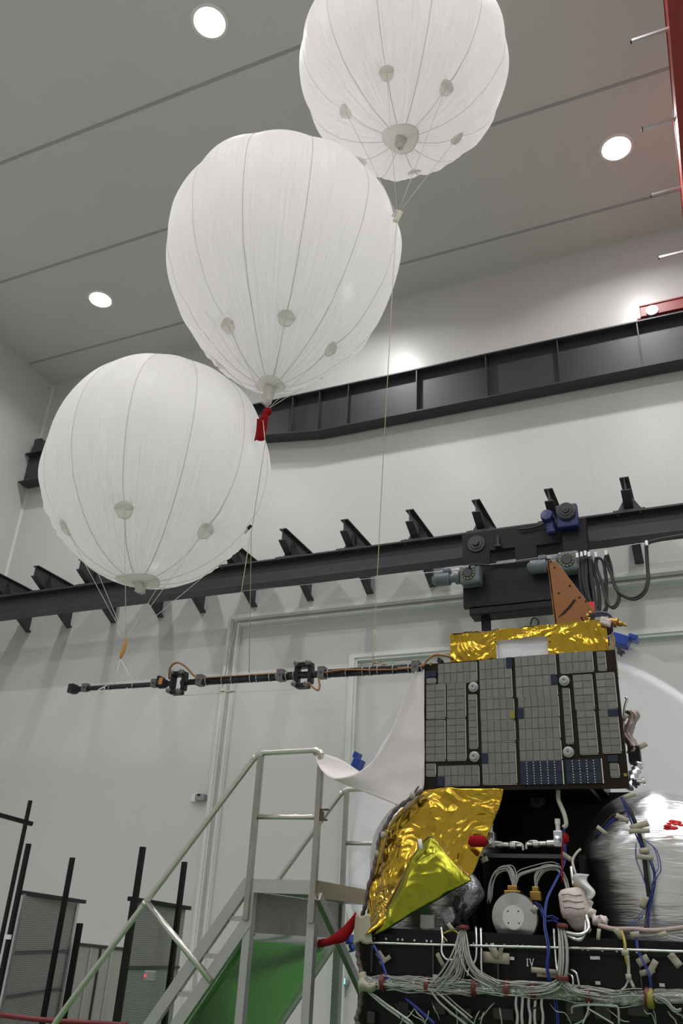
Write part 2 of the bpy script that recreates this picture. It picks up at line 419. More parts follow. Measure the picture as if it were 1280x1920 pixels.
# ------------------------------------------------------------------ red bridge crane
CRN = thing('bridge_crane', (1.25, 10, 14.15), 'red overhead bridge crane girder and end truck at the upper right', 'crane')
MB().box((.95, -13, 14.33), (1.55, 15.6, 15.43)).build('girder', RED, CRN)
MB().box((.91, -13, 14.29), (1.59, 15.6, 14.33)).build('bottom_plate', RED, CRN)
MB().box((.935, -13, 15.43), (1.565, 15.6, 15.46)).build('top_plate', RED, CRN)
m2 = MB(); m2.box((-.18, 15.60, 14.20), (2.6, 15.93, 14.50)); m2.box((-.26, 15.72, 14.24), (-.18, 15.80, 14.30)); m2.box((-.18,15.58,14.47),(2.6,15.95,14.51))
m2.build('end_truck', RED, CRN, bevel=.01)
for x in (.07, 2.4):
    m2 = MB(); m2.cyl((x, 15.57, 14.30), (x, 15.63, 14.30), .13, 20); m2.build('wheel_cover', GALV, CRN)
    MB().cyl((x, 15.66, 14.27), (x, 15.86, 14.27), .125, 20).build('wheel', STEEL, CRN)
for y in (15.15, 13.30, 11.64, 9.80, 7.95, 6.1):
    m2 = MB(); m2.box((.38, y-.025, 15.33), (1.0, y+.025, 15.38)); m2.build('cable_arm', GALV, CRN)
    MB().box((.36, y-.03, 15.325), (.385, y+.03, 15.385)).build('arm_cap', STEEL, CRN)

# ------------------------------------------------------------------ monorail beam and its wall brackets
RAIL = thing('monorail_beam', (-6, 14.87, 8.47), 'long dark steel monorail H-beam along the back wall under the row of brackets', 'steel beam')
MB().box((-17.7, 14.855, 8.50), (6, 14.88, 9.0)).build('web', STEEL, RAIL)
MB().box((-17.7, 14.68, 8.475), (6, 15.05, 8.51)).build('bottom_flange', STEEL, RAIL)
MB().box((-17.7, 14.68, 8.985), (6, 15.05, 9.02)).build('top_flange', STEEL, RAIL)
MB().box((-16.86, 14.70, 8.51), (-16.84, 14.855, 8.985)).build('end_plate', STEEL, RAIL)
bx = [-16.4, -15.03, -13.61, -12.17, -10.95, -9.53, -8.06, -6.59, -5.12, -3.72, -2.28, -.87]
bn = ['at the far left, cut by the photo edge', 'the first one wholly in view from the left', 'just left of the lowest balloon bottom',
      'hidden behind the lowest balloon bottom', 'half hidden by the lowest balloon', 'the first one clear right of the lowest balloon',
      'the second one right of the lowest balloon', 'just left of the long hanging cord', 'last one left of the black hoist',
      'above the left end of the black hoist', 'behind the blue motor of the hoist', 'rightmost, alone right of the hoist']
# heights: tip top 9.58 at Y 14.4, tip bottom 9.32, wall bottom 8.50
for x, w in zip(bx, bn):
    t = thing('wall_bracket', (x, 16, 8.5), 'dark steel wall bracket over the monorail, '+w, 'bracket', 'monorail wall brackets')
    MB().prism([(x-.008,14.4,9.57), (x-.008,16,9.57), (x-.008,16,8.5), (x-.008,14.4,9.32)], (.016,0,0)).build('web', STEEL, t)
    MB().box((x-.085, 14.4, 9.565), (x+.085, 16, 9.585)).build('top_flange', STEEL, t)
    MB().prism([(x-.085,14.4,9.32), (x-.085,16,8.5), (x-.085,16,8.48), (x-.085,14.4,9.30)], (.17,0,0)).build('bottom_flange', STEEL, t)
    MB().box((x-.29, 14.69, 9.02), (x+.29, 15.04, 9.05)).build('base_plate', STEEL, t)
    m2 = MB()
    for s in (-1, 1): m2.prism([(x+s*.02,14.93,9.50), (x+s*.02,14.93,9.05), (x+s*.28,14.93,9.05)], (0,.015,0))
    m2.build('gusset', STEEL, t)
    for s in (-.2, .2): MB().lathe([(.03,0),(.03,.03),(.018,.03),(.018,.12)], (x+s,14.74,8.955), n=8).build('bolt', STEEL, t)

# ------------------------------------------------------------------ big door in the back wall
def frame(nm, xa, z1, w, d, xb=9.0):
    m2 = MB(); y = YB-d
    m2.prism([(xa,y,0), (xa+w,y,0), (xa+w,y,z1-w), (xb-w,y,z1-w), (xb-w,y,0), (xb,y,0), (xb,y,z1), (xa,y,z1)], (0,d+.02,0))
    m2.prism([(xa+w*.3,y-.03,0), (xa+w*.7,y-.03,0), (xa+w*.7,y-.03,z1-w*.7), (xb-w*.7,y-.03,z1-w*.7), (xb-w*.7,y-.03,0), (xb-w*.3,y-.03,0), (xb-w*.3,y-.03,z1-w*.3), (xa+w*.3,y-.03,z1-w*.3)], (0,.04,0))
    return struct(m2.build(nm, TRIMM))
frame('trim_20', -10.14, 8.29, .14, .10)
frame('trim_21', -9.90, 8.10, .10, .07)
frame('trim_22', -6.97, 7.12, .19, .12, 6.0)

# ------------------------------------------------------------------ more materials
def foil_mat(name, col, rough, sc, strength, dist, detail=2.0, stretch=(1,1,1)):
    m = bpy.data.materials.new(name); m.use_nodes = True; nt = m.node_tree; b = nt.nodes['Principled BSDF']
    b.inputs['Base Color'].default_value = (*col, 1); b.inputs['Metallic'].default_value = 1; b.inputs['Roughness'].default_value = rough
    tc = nt.nodes.new('ShaderNodeTexCoord'); mp = nt.nodes.new('ShaderNodeMapping'); mp.inputs['Scale'].default_value = stretch
    nt.links.new(tc.outputs['Object'], mp.inputs[0])
    n = nt.nodes.new('ShaderNodeTexNoise'); n.inputs['Scale'].default_value = sc; n.inputs['Detail'].default_value = detail; n.inputs['Distortion'].default_value = 1.2
    v = nt.nodes.new('ShaderNodeTexVoronoi'); v.inputs['Scale'].default_value = sc*1.3
    nt.links.new(mp.outputs[0], n.inputs['Vector']); nt.links.new(n.outputs['Color'], v.inputs['Vector'])
    ad = nt.nodes.new('ShaderNodeMath'); ad.operation = 'ADD'
    nt.links.new(n.outputs['Fac'], ad.inputs[0]); nt.links.new(v.outputs['Distance'], ad.inputs[1])
    bp = nt.nodes.new('ShaderNodeBump'); bp.inputs['Strength'].default_value = strength; bp.inputs['Distance'].default_value = dist
    nt.links.new(ad.outputs[0], bp.inputs['Height']); nt.links.new(bp.outputs[0], b.inputs['Normal'])
    MATS[name] = m; return m
GOLD = foil_mat('gold_foil', (0.54, 0.35, 0.04), 0.20, 2.6, 0.45, 0.05)
GOLDG = foil_mat('gold_foil_green_reflection', (0.31, 0.31, 0.03), 0.24, 2.4, 0.4, 0.05)  # gold of the folded flap, floor's green reflection put into the colour
SILVER = foil_mat('silver_foil', (0.76, 0.78, 0.78), 0.30, 1.5, 0.22, 0.03, 3, (1.6, 1.6, 15))
BLACKFOIL = foil_mat('black_foil', (0.05, 0.05, 0.06), 0.25, 14, 0.7, 0.02)
BLACK = mat('black_paint', (0.008, 0.008, 0.009), 0.5, spec=0.25)
BLKCFRP = mat('black_deck_face', (0.006, 0.0065, 0.0065), 0.45, spec=0.22)
BROWNB = mat('dark_brown_board', (0.010, 0.0065, 0.0045), 0.55, spec=0.2)
CELL = mat('silver_film_cell', (0.185, 0.185, 0.178), 0.40, 0.45, var=(11, 0.16))
CELLB = mat('bare_blue_cell', (0.006, 0.013, 0.035), 0.22, var=(20, .3))
IVORY = mat('ivory_tape', (0.56, 0.53, 0.42), 0.6)
COPPER = mat('orange_film_plate', (0.26, 0.108, 0.036), 0.40, 0.25, var=(6, .12))
WHITEP = mat('white_paint', (0.74, 0.74, 0.76), 0.45)
CLOTH = mat('white_sheet_film', (0.62, 0.58, 0.585), 0.55, var=(3, .04))
DISHM = mat('white_dish_skin', (0.95, 0.965, 0.985), 0.4)
DISHR = mat('pale_grey_rim', (0.82, 0.83, 0.84), 0.35)
BLUE = mat('blue_clamp_paint', (0.010, 0.05, 0.32), 0.4)
BLUEM = mat('dark_blue_motor_paint', (0.010, 0.018, 0.10), 0.4)
GREYM = mat('grey_blue_motor_paint', (0.115, 0.135, 0.15), 0.4)
MOTORF = mat('dark_motor_face', (0.05, 0.05, 0.055), 0.4, 0.5)
YELL = mat('yellow_bolt_marks', (0.55, 0.48, 0.12), 0.5)
WIREW = mat('white_wire_sleeve', (0.31, 0.32, 0.30), 0.5)
BRAID = mat('silver_braid', (0.55, 0.56, 0.56), 0.25, 1.0, bump=(140, .6, .004))
WIREB = mat('blue_wire', (0.009, 0.024, 0.19), 0.45)
WIREK = mat('black_cable_sheath', (0.012, 0.012, 0.012), 0.5)
WIREC = mat('copper_coloured_cable', (0.27, 0.13, 0.05), 0.5, bump=(120, .6, .003))
SLEEVE = mat('brown_grey_braided_sleeve', (0.12, 0.09, 0.09), 0.8, bump=(60, 1, .01))
MASK = mat('masking_tape', (0.31, 0.295, 0.22), 0.6)
TAPEW = mat('white_tape_wrap', (0.60, 0.52, 0.50), 0.6, bump=(30, .8, .01))
CLEARF = mat('grey_clear_film_wrap', (0.22, 0.23, 0.25), 0.18, 0.6, bump=(9, 1, .05))
BRASS = mat('brass', (0.36, 0.22, 0.06), 0.32, 1.0)
TIE = mat('dark_red_tie', (0.10, 0.012, 0.010), 0.5)
MACH = mat('machined_aluminium', (0.70, 0.70, 0.70), 0.26, 1.0)
STAINL = mat('polished_stainless_sheet', (0.55, 0.56, 0.54), 0.14, 1.0, bump=(1.8, .10, .06))
TUBEM = mat('stainless_tube', (0.60, 0.585, 0.54), 0.33, 0.9)
POSTM = mat('brownish_stainless_post', (0.40, 0.385, 0.34), 0.30, 0.85, var=(6, .2))  # stainless, darker and browner than the tubes, mottled
STAIRA = mat('stair_aluminium_profile', (0.46, 0.47, 0.46), 0.38, 0.7, var=(5, .1))
WOODY = mat('yellowish_metal_edge', (0.36, 0.30, 0.19), 0.38, 0.7)
GREYB = mat('grey_plastic_box', (0.28, 0.28, 0.30), 0.4)
PART = mat('pale_partition', (0.34, 0.35, 0.32), 0.5)
SCREEN = mat('lit_blue_display', (0.1, 0.3, 0.4), 0.3, emit=((0.3, 0.8, 0.9), 1.2))
LEDR = mat('red_status_led', (0.6, 0.02, 0.02), 0.3, emit=((1, .03, .05), 2.0))
REDREF = mat('red_film_and_reflection', (0.75, 0.03, 0.04), 0.35)  # film of the red marker; also colours the red reflection on the tank
def stripe_mat(name, c1, c2, pitch):
    m = mat(name, c1, .5); nt = m.node_tree; b = nt.nodes['Principled BSDF']
    tc = nt.nodes.new('ShaderNodeTexCoord'); sp = nt.nodes.new('ShaderNodeSeparateXYZ'); nt.links.new(tc.outputs['Object'], sp.inputs[0])
    d = nt.nodes.new('ShaderNodeMath'); d.operation = 'DIVIDE'; d.inputs[1].default_value = pitch; nt.links.new(sp.outputs['Z'], d.inputs[0])
    f = nt.nodes.new('ShaderNodeMath'); f.operation = 'FRACT'; nt.links.new(d.outputs[0], f.inputs[0])
    g = nt.nodes.new('ShaderNodeMath'); g.operation = 'GREATER_THAN'; g.inputs[1].default_value = .5; nt.links.new(f.outputs[0], g.inputs[0])
    mx = nt.nodes.new('ShaderNodeMixRGB'); mx.inputs[1].default_value = (*c1, 1); mx.inputs[2].default_value = (*c2, 1)
    nt.links.new(g.outputs[0], mx.inputs[0]); nt.links.new(mx.outputs[0], b.inputs['Base Color']); return m
MESHP = stripe_mat('ribbed_grey_panel', (0.17, 0.17, 0.165), (0.30, 0.30, 0.29), 0.024)

def interp(rows, v):                  # piecewise Catmull-Rom over a list of Vectors, v in 0..1
    n = len(rows)-1; t = min(v*n, n-1e-6); i = int(t); t -= i
    p = [rows[max(0, i-1)], rows[i], rows[i+1], rows[min(n, i+2)]]
    return 0.5*((2*p[1])+(p[2]-p[0])*t+(2*p[0]-5*p[1]+4*p[2]-p[3])*t*t+(3*p[1]-p[0]-3*p[2]+p[3])*t*t*t)
def crumple(p, s, amp, seed=0.0):     # sharp-edged creases
    q = p*s+Vector((seed, seed*2, seed*3))
    return amp*(1-2*abs(noise.noise(q)))+amp*.5*(1-2*abs(noise.noise(q*2.3)))
def sheet(L, R, nu, nv, bulge=0.0, cs=6.0, ca=0.012, seed=0.0):
    def fn(u, v):
        a, b = interp(L, v), interp(R, v); p = a.lerp(b, u)
        return p+Vector((0, -bulge*sin(pi*u)-crumple(p, cs, ca, seed), crumple(p, cs*.8, ca*.5, seed+9)))
    return MB().grid(fn, nu, nv)
def bundle(parent, name, m, ctrl, n, spread, r, seed=0, ends=None, tight=(0.15, 0.15), steps=8):
    rnd = random.Random(seed); mb = MB()
    for i in range(n):
        o = Vector((rnd.uniform(-1,1), rnd.uniform(-.7,.7), rnd.uniform(-1,1)))*spread
        c = []
        for j, p in enumerate(ctrl):
            k = tight[0] if j == 0 else tight[1] if j == len(ctrl)-1 else 1
            c.append(Vector(p)+o*k)
        mb.tube(spline(c, steps), r*rnd.uniform(.8,1.15), 5)
    return mb.build(name, m, parent)
def wire(parent, name, m, ctrl, r, n=6, label=None):
    return MB().tube(spline(ctrl, 8), r, n).build(name, m, parent, label=label)
def tapebit(parent, px, py, Y, w, h, ang, m=None):
    c = P(px, py, Y); ca, sa = cos(ang), sin(ang)
    vs = MB().grid(lambda u, v: c+Vector(((u-.5)*w*ca-(v-.5)*h*sa, -.004+.008*sin(3*u+px), (u-.5)*w*sa+(v-.5)*h*ca)), 4, 2)
    return vs.build('masking_tape', m or MASK, parent, solid=.002)

# ------------------------------------------------------------------ hoist trolley on the monorail
HO = thing('hoist_trolley', (-2.8, 14.4, 6.5), 'black hoist trolley with grey and blue gear motors, hanging on the monorail', 'hoist')
Yh = 14.36
def hx(px, py): return P(px, py, Yh).x
def hz(px, py): return P(px, py, Yh).z
x0, x1 = -4.0, -1.62; z0, z1 = hz(869, 1140), 8.83
h1a, h1b, h1t, h1l = hx(918,1045), hx(966,1045), hz(940,1029), hz(940,1060)
h2a, h2b, h2t, h2l = hx(1006,1035), hx(1053,1035), hz(1030,1019), hz(1030,1050)
m2 = MB()
for a, b, c, d in ((x0, h1a, z0, z1), (h1b, h2a, z0, z1), (h2b, x1, z0, z1), (h1a, h1b, z0, h1l), (h1a, h1b, h1t, z1), (h2a, h2b, z0, h2l), (h2a, h2b, h2t, z1)):
    m2.box((a, Yh, c), (b, Yh+.10, d))
m2.build('front_plate', HOISTB, HO)
MB().box((x0+.3, 15.12, z0+.35), (x1-.3, 15.22, h1l)).build('rear_plate', HOISTB, HO)
MB().box((x0+.10, Yh+.02, hz(881,1153)), (x1, 14.78, z0)).build('lower_box', HOISTB, HO, bevel=.02)
MB().box((x0+.2, Yh+.10, h1l-.25), (x1-.2, 15.12, h1l-.12)).build('cross_beam', HOISTB, HO)
MB().box((hx(1054,1000), Yh-.12, hz(1054,1046)), (hx(1100,1000), Yh, 8.78)).build('drive_housing', HOISTB, HO, bevel=.02)
m2 = MB(); c = Vector((hx(893,1020), Yh, hz(893,1020))); m2.lathe([(.17,0),(.17,.03),(.13,.03),(.12,.05),(.07,.05),(.06,.09),(.0001,.09)], c, (0,-1,0), 24); m2.build('wheel_bearing', MOTORF, HO)
m2 = MB(); m2.lathe([(.03,0),(.03,.18),(.07,.20),(.07,.24),(.0001,.24)], (hx(934,1014), Yh-.05, hz(934,1014)+.08), (0,0,-1), 12); m2.build('stop_bolt', MOTORF, HO)
def gearmotor(cx, cz, L, sz, name):
    m2 = MB(); y = Yh-.16
    m2.box((cx-sz, y-.14, cz-sz), (cx+sz, Yh, cz+sz)); g = m2.build(name, GREYM, HO, bevel=.06)
    m3 = MB(); m3.lathe([(.13,0),(.13,.02),(.09,.02),(.08,.035),(.0001,.035)], (cx-.02, y-.14, cz), (0,-1,0), 20); m3.build('output_flange', MOTORF, g)
    m3 = MB()
    for k in range(12):
        a = 2*pi*k/12; m3.ball((cx-.02+.115*cos(a), y-.165, cz+.115*sin(a)), .012, 6)
    m3.build('flange_bolts', YELL, g)
    m3 = MB(); m3.lathe([(.10,0),(.13,.02),(.13,.10),(.085,.13),(.085,.20),(.125,.22)]+[(.125+(.012 if k % 2 else 0), .22+k*(L-.30)/9) for k in range(10)]+[(.12,L-.06),(.07,L),(.0001,L)], (cx-sz, y, cz), (-1,0,0), 20)
    m3.build('motor', GREYM, g)
    m3 = MB(); m3.box((cx-sz-.34, y-.10, cz+.10), (cx-sz-.20, y+.08, cz+.19)); m3.build('terminal_box', GREYM, g, bevel=.02)
    m3 = MB()
    for k in range(6): m3.box((cx-sz+.02, y-.145, cz-sz+.06+k*.05), (cx-.17, y-.135, cz-sz+.08+k*.05))
    m3.build('cooling_ribs', GREYM, g)
gearmotor(hx(887,1086), hz(887,1086), .56, .195, 'gear_motor')
gearmotor(hx(1070,1062), hz(1070,1062), .56, .195, 'gear_motor')
# blue motors
m2 = MB(); bx0, bz0 = hx(1067,973), hz(1067,973)
m2.box((bx0-.19, Yh-.30, bz0-.30), (bx0+.19, Yh-.12, bz0+.17)); b = m2.build('blue_gearbox', BLUEM, HO, bevel=.03, label='dark blue gearbox')
m2 = MB(); m2.lathe([(.175,0),(.175,.05),(.15,.07),(.12,.07),(.11,.09),(.07,.09),(.06,.12),(.03,.12),(.02,.13),(.0001,.13)], (bx0, Yh-.30, bz0), (0,-1,0), 28); m2.build('gear_face', MOTORF, b)
m2 = MB(); m2.lathe([(.12,0),(.12,.16),(.105,.20),(.0001,.21)], (hx(1032,981)+.0, Yh-.14, hz(1032,981)), (-.1,-1,.15), 22)
m2.lathe([(.10,0),(.10,.22),(.07,.25),(.0001,.25)], (hx(1034,987), Yh-.16, hz(1034,987)), (.12,0,-1), 16)
m2.build('blue_motor', BLUEM, HO, label='small blue motor')
m2 = MB(); m2.box((-3.72, 14.55, 6.72), (-3.56, 14.70, 7.2)); m2.box((-3.79, 14.50, 6.55), (-3.49, 14.75, 6.80)); m2.build('hook_rod', HOISTB, HO, bevel=.02)
wire(HO, 'motor_cable', WIREK, [P(880,1068,14.1), P(884,1059,13.98), P(920,1060,14.3), P(960,1056,14.3), P(1000,1051,14.3), P(1030,1049,14.2)], .02)
wire(HO, 'motor_cable', WIREK, [P(972,992,14.3), P(990,991,14.3), P(1010,986,14.3), P(1024,980,14.2)], .022)
# festoon
FE = thing('festoon_cable', P(1130, 1150, 14.25), 'looped black festoon cables hanging at the right of the black hoist', 'cable')
loops = [[(1213,1018),(1210,1024),(1212,1060),(1213,1085),(1206,1108),(1190,1120),(1172,1118),(1154,1104),(1144,1075),(1134,1050),(1136,1039)],
         [(1136,1039),(1143,1058),(1147,1085),(1158,1112),(1156,1128),(1148,1137),(1138,1130),(1128,1095),(1116,1060),(1117,1045)],
         [(1117,1045),(1128,1050),(1134,1080),(1135,1120),(1134,1140),(1124,1150),(1116,1140),(1110,1100),(1104,1044)],
         [(1104,1042),(1112,1070),(1120,1100),(1122,1140),(1116,1150),(1106,1130),(1098,1090),(1097,1042)],
         [(1097,1042),(1104,1080),(1112,1120),(1110,1135),(1100,1120),(1092,1085),(1090,1044)],
         [(1090,1044),(1094,1085),(1100,1115),(1096,1120),(1088,1100),(1084,1060),(1082,1046)]]
for i, lp in enumerate(loops):
    for dx in (0, 3.5):
        MB().tube(spline([P(x+dx*.8, y+dx*(1 if k not in (0, len(lp)-1) else 0), 13.98+.03*i+.02*sin(k)) for k, (x, y) in enumerate(lp)], 8), .021, 6).build('cable_loop', WIREK, FE)
for dx in (0, 2.5):
    MB().tube(spline([P(1213,1018+dx,13.98), P(1222,1014+dx,13.98), P(1250,1008+dx,13.98), P(1285,1002+dx,13.98), P(1340,990+dx,13.98)], 8), .021, 6).build('cable_loop', WIREK, FE)
for px, py in ((1212,1019), (1136,1037), (1117,1041), (1104,1040), (1097,1038), (1090,1040), (1082,1042)):
    MB().obox(P(px, py, 13.98), (.025,0,0), (0,.03,0), (0,0,.05)).build('cable_clip', GALV, FE, bevel=.01)
g = MB().tube([P(455,1108,14.3), P(820,1072,14.3), P(1215,1017,14.3), P(1400,985,14.3)], .006, 5).build('guide_wire', GALV)
tag(g, 'thin steel guide wire strung just below the monorail to the festoon clips', 'wire')

# ------------------------------------------------------------------ boom tethers
def tether(ctrl, r, m, name, label):
    o = MB().tube(ctrl, r, 5).build(name, m); return tag(o, label, 'cord', 'balloon tether cords')
kn = Vector((-5.775, 7, 4.19))
tether([kn, P(212,1291,7)], .004, ROPE, 'tether_cord', 'left leg of the short forked cord from the lowest balloon to the boom tip')
tether([kn, P(252,1285,7)], .0045, ROPE, 'tether_cord', 'right leg of the short forked cord from the lowest balloon to the boom tip')
tether([Vector((-4.27,6.93,6.9)), P(497,830,6.0), P(471,1000,6.6), P(467,1262,7)], .004, ROPEY, 'tether_cord', 'long straight cord from the red tie past the lowest balloon to the boom')
tether([P(470,996,6.6), P(447,1143,6.9), P(428,1240,7.1), P(416,1290,7.1)], .004, ROPEY, 'tether_cord', 'slanting cord that branches left from the small hook below the red tie')
tether([Vector((-2.69,6.98,9.56)), P(737,513,5.9), P(727,700,6.0), P(716,900,6.4), P(703,1165,7), P(700,1180,7)], .004, ROPEY, 'tether_cord', 'longest cord, from the topmost balloon down past the middle balloon')
for dx in (0, 5):
    tether([P(700+dx*.5,1180,7), P(701+dx,1195,7), P(699+dx*.2,1220,7), P(698+dx*.4,1251,7)], .0035, ROPEY, 'tether_cord', 'short cord end at the knot over the boom root, %s strand' % ('left' if dx == 0 else 'right'))
h = thing('swivel_hook', P(466, 996, 6.6), 'small black and clear hook on the cord at the right edge of the lowest balloon', 'hook')
MB().bar(P(471,985,6.6), P(464,992,6.6), .03, .02).build('clip', BLACK, h); MB().bar(P(465,991,6.6), P(458,1000,6.6), .035, .01).build('plate', CLEARP, h)

# ------------------------------------------------------------------ satellite
SAT = thing('satellite', (-1.5, 7.6, .6), 'satellite under assembly with a silver cell panel, gold foil, tanks and a long black boom', 'satellite')
def Z5(u, v, Y=7.0): return P(780+u/2.56, 1140+v/2.56, Y)
px0, px1, pz0, pz1 = -2.325, -.66, 2.755, 3.865
board = MB().box((px0, 7.0, pz0), (px1, 7.035, pz1)).build('solar_panel', BROWNB, SAT, label='dark board covered with rectangular silver film cells')
blocks = [(103,268,295,357,6,2),(300,250,465,437,5,4),(470,233,683,425,6,4),(682,215,855,308,5,2),(862,208,917,303,1,3),
 (48,335,96,365,1,1),(47,368,143,533,2,5),(145,360,241,527,2,5),(45,538,143,737,2,6),(145,531,243,735,2,6),(247,413,299,677,1,8),
 (305,440,475,539,5,2),(309,542,480,643,5,2),(312,647,487,850,5,4),(486,426,691,527,6,2),(489,530,696,631,6,2),(492,634,703,736,6,2),
 (697,383,758,655,1,8),(748,320,860,490,2,5),(858,311,970,487,2,5),(767,493,877,705,2,6),(873,490,989,699,2,6),
 (924,742,980,816,1,2),(45,745,96,811,1,2),(103,757,306,856,6,2)]
blues = [(432,240,464,288),(645,322,681,368),(48,307,98,332),(315,699,346,748),(487,483,519,530),(105,809,137,858),(920,488,971,519),(918,709,972,739)]
rnd = random.Random(11)
def rect(u0, v0, u1, v1):
    # average the two left / right corners so each block stays square to the board
    a, b, c, d = Z5(u0, v0), Z5(u1, v1), Z5(u0, v1), Z5(u1, v0)
    return (a.x, b.x, b.z, a.z)
for (u0, v0, u1, v1, nx, nz) in blocks:
    # corner order: the picture rises to the right, so take left-top and right-bottom
    xa, xb, zb_, zt_ = rect(u0, v0, u1, v1); xa += .004; xb -= .007; zb_ += .007; zt_ -= .004
    mb = MB(); w = (xb-xa)/nx; hh = (zt_-zb_)/nz
    for i in range(nx):
        for j in range(nz):
            g = .0028; a, b_, c, d = xa+i*w+g, xa+(i+1)*w-g, zb_+j*hh+g, zb_+(j+1)*hh-g
            t1, t2 = rnd.uniform(-.0022,.0022), rnd.uniform(-.0022,.0022); y = 6.990
            mb.add([(a,y+t1,c),(b_,y+t2,c),(b_,y-t1,d),(a,y-t2,d),(a,7.0,c),(b_,7.0,c),(b_,7.0,d),(a,7.0,d)],
                   [(0,1,2,3),(4,7,6,5),(0,4,5,1),(1,5,6,2),(2,6,7,3),(3,7,4,0)])
    mb.box((xa, 6.9965, zb_), (xb, 7.0, zt_))
    mb.build('solar_cell_block', CELL, board)
    tb = MB(); tb.box((xb+.001, 6.993, zb_+.01), (xb+.0055, 7.0, zt_-.01)); tb.box((xa+.01, 6.993, zb_-.0035), (xb+.004, 7.0, zb_-.001)); tb.build('edge_tape', IVORY, board)
for (u0, v0, u1, v1) in blues:
    xa, xb, zb_, zt_ = rect(u0, v0, u1, v1)
    MB().box((xa, 6.984, zb_), (xb, 7.0, zt_)).build('bare_cell', CELLB, board, bevel=.002, label='dark blue uncovered cell')
for (u0, v0, u1, v1, nx, nz) in ((498,738,706,846,6,2),(716,728,896,842,5,2)):
    xa, xb, zb_, zt_ = rect(u0, v0, u1, v1); mb = MB(); w = (xb-xa)/nx; hh = (zt_-zb_)/nz
    for i in range(nx):
        for j in range(nz): mb.box((xa+i*w+.003, 6.988, zb_+j*hh+.002), (xa+(i+1)*w-.003, 7.0, zb_+(j+1)*hh-.002))
    mb.box((xa, 6.9965, zb_), (xb, 7.0, zt_))
    bb = mb.build('bare_cell_block', CELLB, board, label='block of dark blue uncovered cells')
    mb = MB()
    for i in range(1, nx):
        for q in range(9): mb.box((xa+i*w-.004, 6.985, zb_+(q+.15)*(zt_-zb_)/9), (xa+i*w+.003, 6.989, zb_+(q+.55)*(zt_-zb_)/9))
    mb.build('connector_dashes', IVORY, board)
    tb = MB(); tb.box((xb+.001, 6.993, zb_), (xb+.009, 7.0, zt_)); tb.build('edge_tape', IVORY, board)
for (u, v) in ((275,381),(280,714),(711,350),(731,692)):
    c = Z5(u, v, 6.998); m2 = MB().lathe([(.045,0),(.043,.012),(.03,.016),(.028,.03),(.012,.03),(.010,.02),(.0001,.02)], c, (0,-1,0), 24)
    m2.build('hold_down_stud', mat('frosted_stud', (.34,.36,.36), .35, .3) if 'frosted_stud' not in MATS else MATS['frosted_stud'], board)
c = Z5(462, 513, 6.98); MB().box((c.x-.018, 6.982, c.z-.028), (c.x+.018, 6.986, c.z+.032)).build('sticker', mat('yellow_sticker', (.22,.19,.02), .5), board, label='yellow sticker')
for (u, v) in ((1003,800),(68,268)):
    c = Z5(u, v, 6.99); MB().box((c.x-.012, 6.994, c.z-.012), (c.x+.012, 7.0, c.z+.012)).build('sticker', MATS['yellow_sticker'], board, label='tiny yellow sticker')
# corner fittings of the panel
def fitting(px, py, Y, s, seed):
    r_ = random.Random(seed); m2 = MB(); c = P(px, py, Y)
    m2.box((c.x-s, c.y-s*.5, c.z-s*.3), (c.x+s, c.y+s, c.z+s*.3)); m2.box((c.x-s*.4, c.y-s*.7, c.z-s), (c.x+s*.3, c.y+s*.5, c.z+s))
    m2.lathe([(s*.5,0),(s*.5,s*.5),(s*.25,s*.6),(.0001,s*.6)], (c.x+s*.5, c.y-s*.3, c.z), (0,-1,0), 10)
    m2.lathe([(s*.3,0),(s*.3,s*1.2),(.0001,s*1.3)], (c.x-s*.6, c.y-s*.2, c.z+s*.2), (0,0,1), 8)
    m2.build('corner_hinge', mat('dark_hinge_metal', (.06,.06,.065), .35, .8) if 'dark_hinge_metal' not in MATS else MATS['dark_hinge_metal'], board, bevel=.004)
for a in ((790,1252,7.03,.035,1), (825,1240,7.05,.028,2), (1164,1223,7.03,.032,3), (793,1480,7.03,.035,4), (822,1486,7.03,.022,5), (1192,1470,7.1,.03,6)): fitting(*a)
# bus behind the panel
MB().box((px0+.03, 7.05, 2.86), (px1-.28, 8.2, 3.80)).build('bus_box', BLACKFOIL, SAT)
# gold box on top
xa, xb = P(845,1220,7.15).x, P(1140,1200,7.15).x; zt = 4.165
xw0, xw1, zw = P(931,1200,7.15).x, P(1027,1200,7.15).x, 4.075
gb = MB()
def gface(x0, x1, z0, z1, seed):
    gb.grid(lambda u, v: Vector((x0+(x1-x0)*u, 7.15-.012-crumple(Vector((x0+(x1-x0)*u, seed, z0+(z1-z0)*v)), 4, .016, seed), z0+(z1-z0)*v+.010*noise.noise(Vector((u*5+seed, v*3, 0)))*(1 if v > .9 else 0))), 26, 18)
gface(xa, xw0, 3.78, zt, 2.0); gface(xw1, xb, 3.78, zt+.02, 5.0); gface(xw0-.01, xw1+.01, zw, zt+.012, 8.0)
gb.grid(lambda u, v: Vector((xa+(xb-xa)*u, 7.15+.45*v, zt+.012+crumple(Vector((u*2, v, 3)), 5, .012, 4))), 40, 14)
gb.grid(lambda u, v: Vector((xb+crumple(Vector((u, v, 1)), 5, .012, 6), 7.15+.45*u, 3.78+(zt-3.78+.012)*v)), 14, 12)
gb.grid(lambda u, v: Vector((xa+crumple(Vector((u, v, 7)), 5, .012, 3), 7.6-.45*u, 3.78+(zt-3.78+.012)*v)), 14, 12)
G1 = gb.build('gold_foil_box', GOLD, SAT, label='crumpled gold foil cover')
MB().box((xw0, 7.16, 3.80), (xw1, 7.19, zw+.02)).build('white_radiator', WHITEP, G1, label='plain white plate')
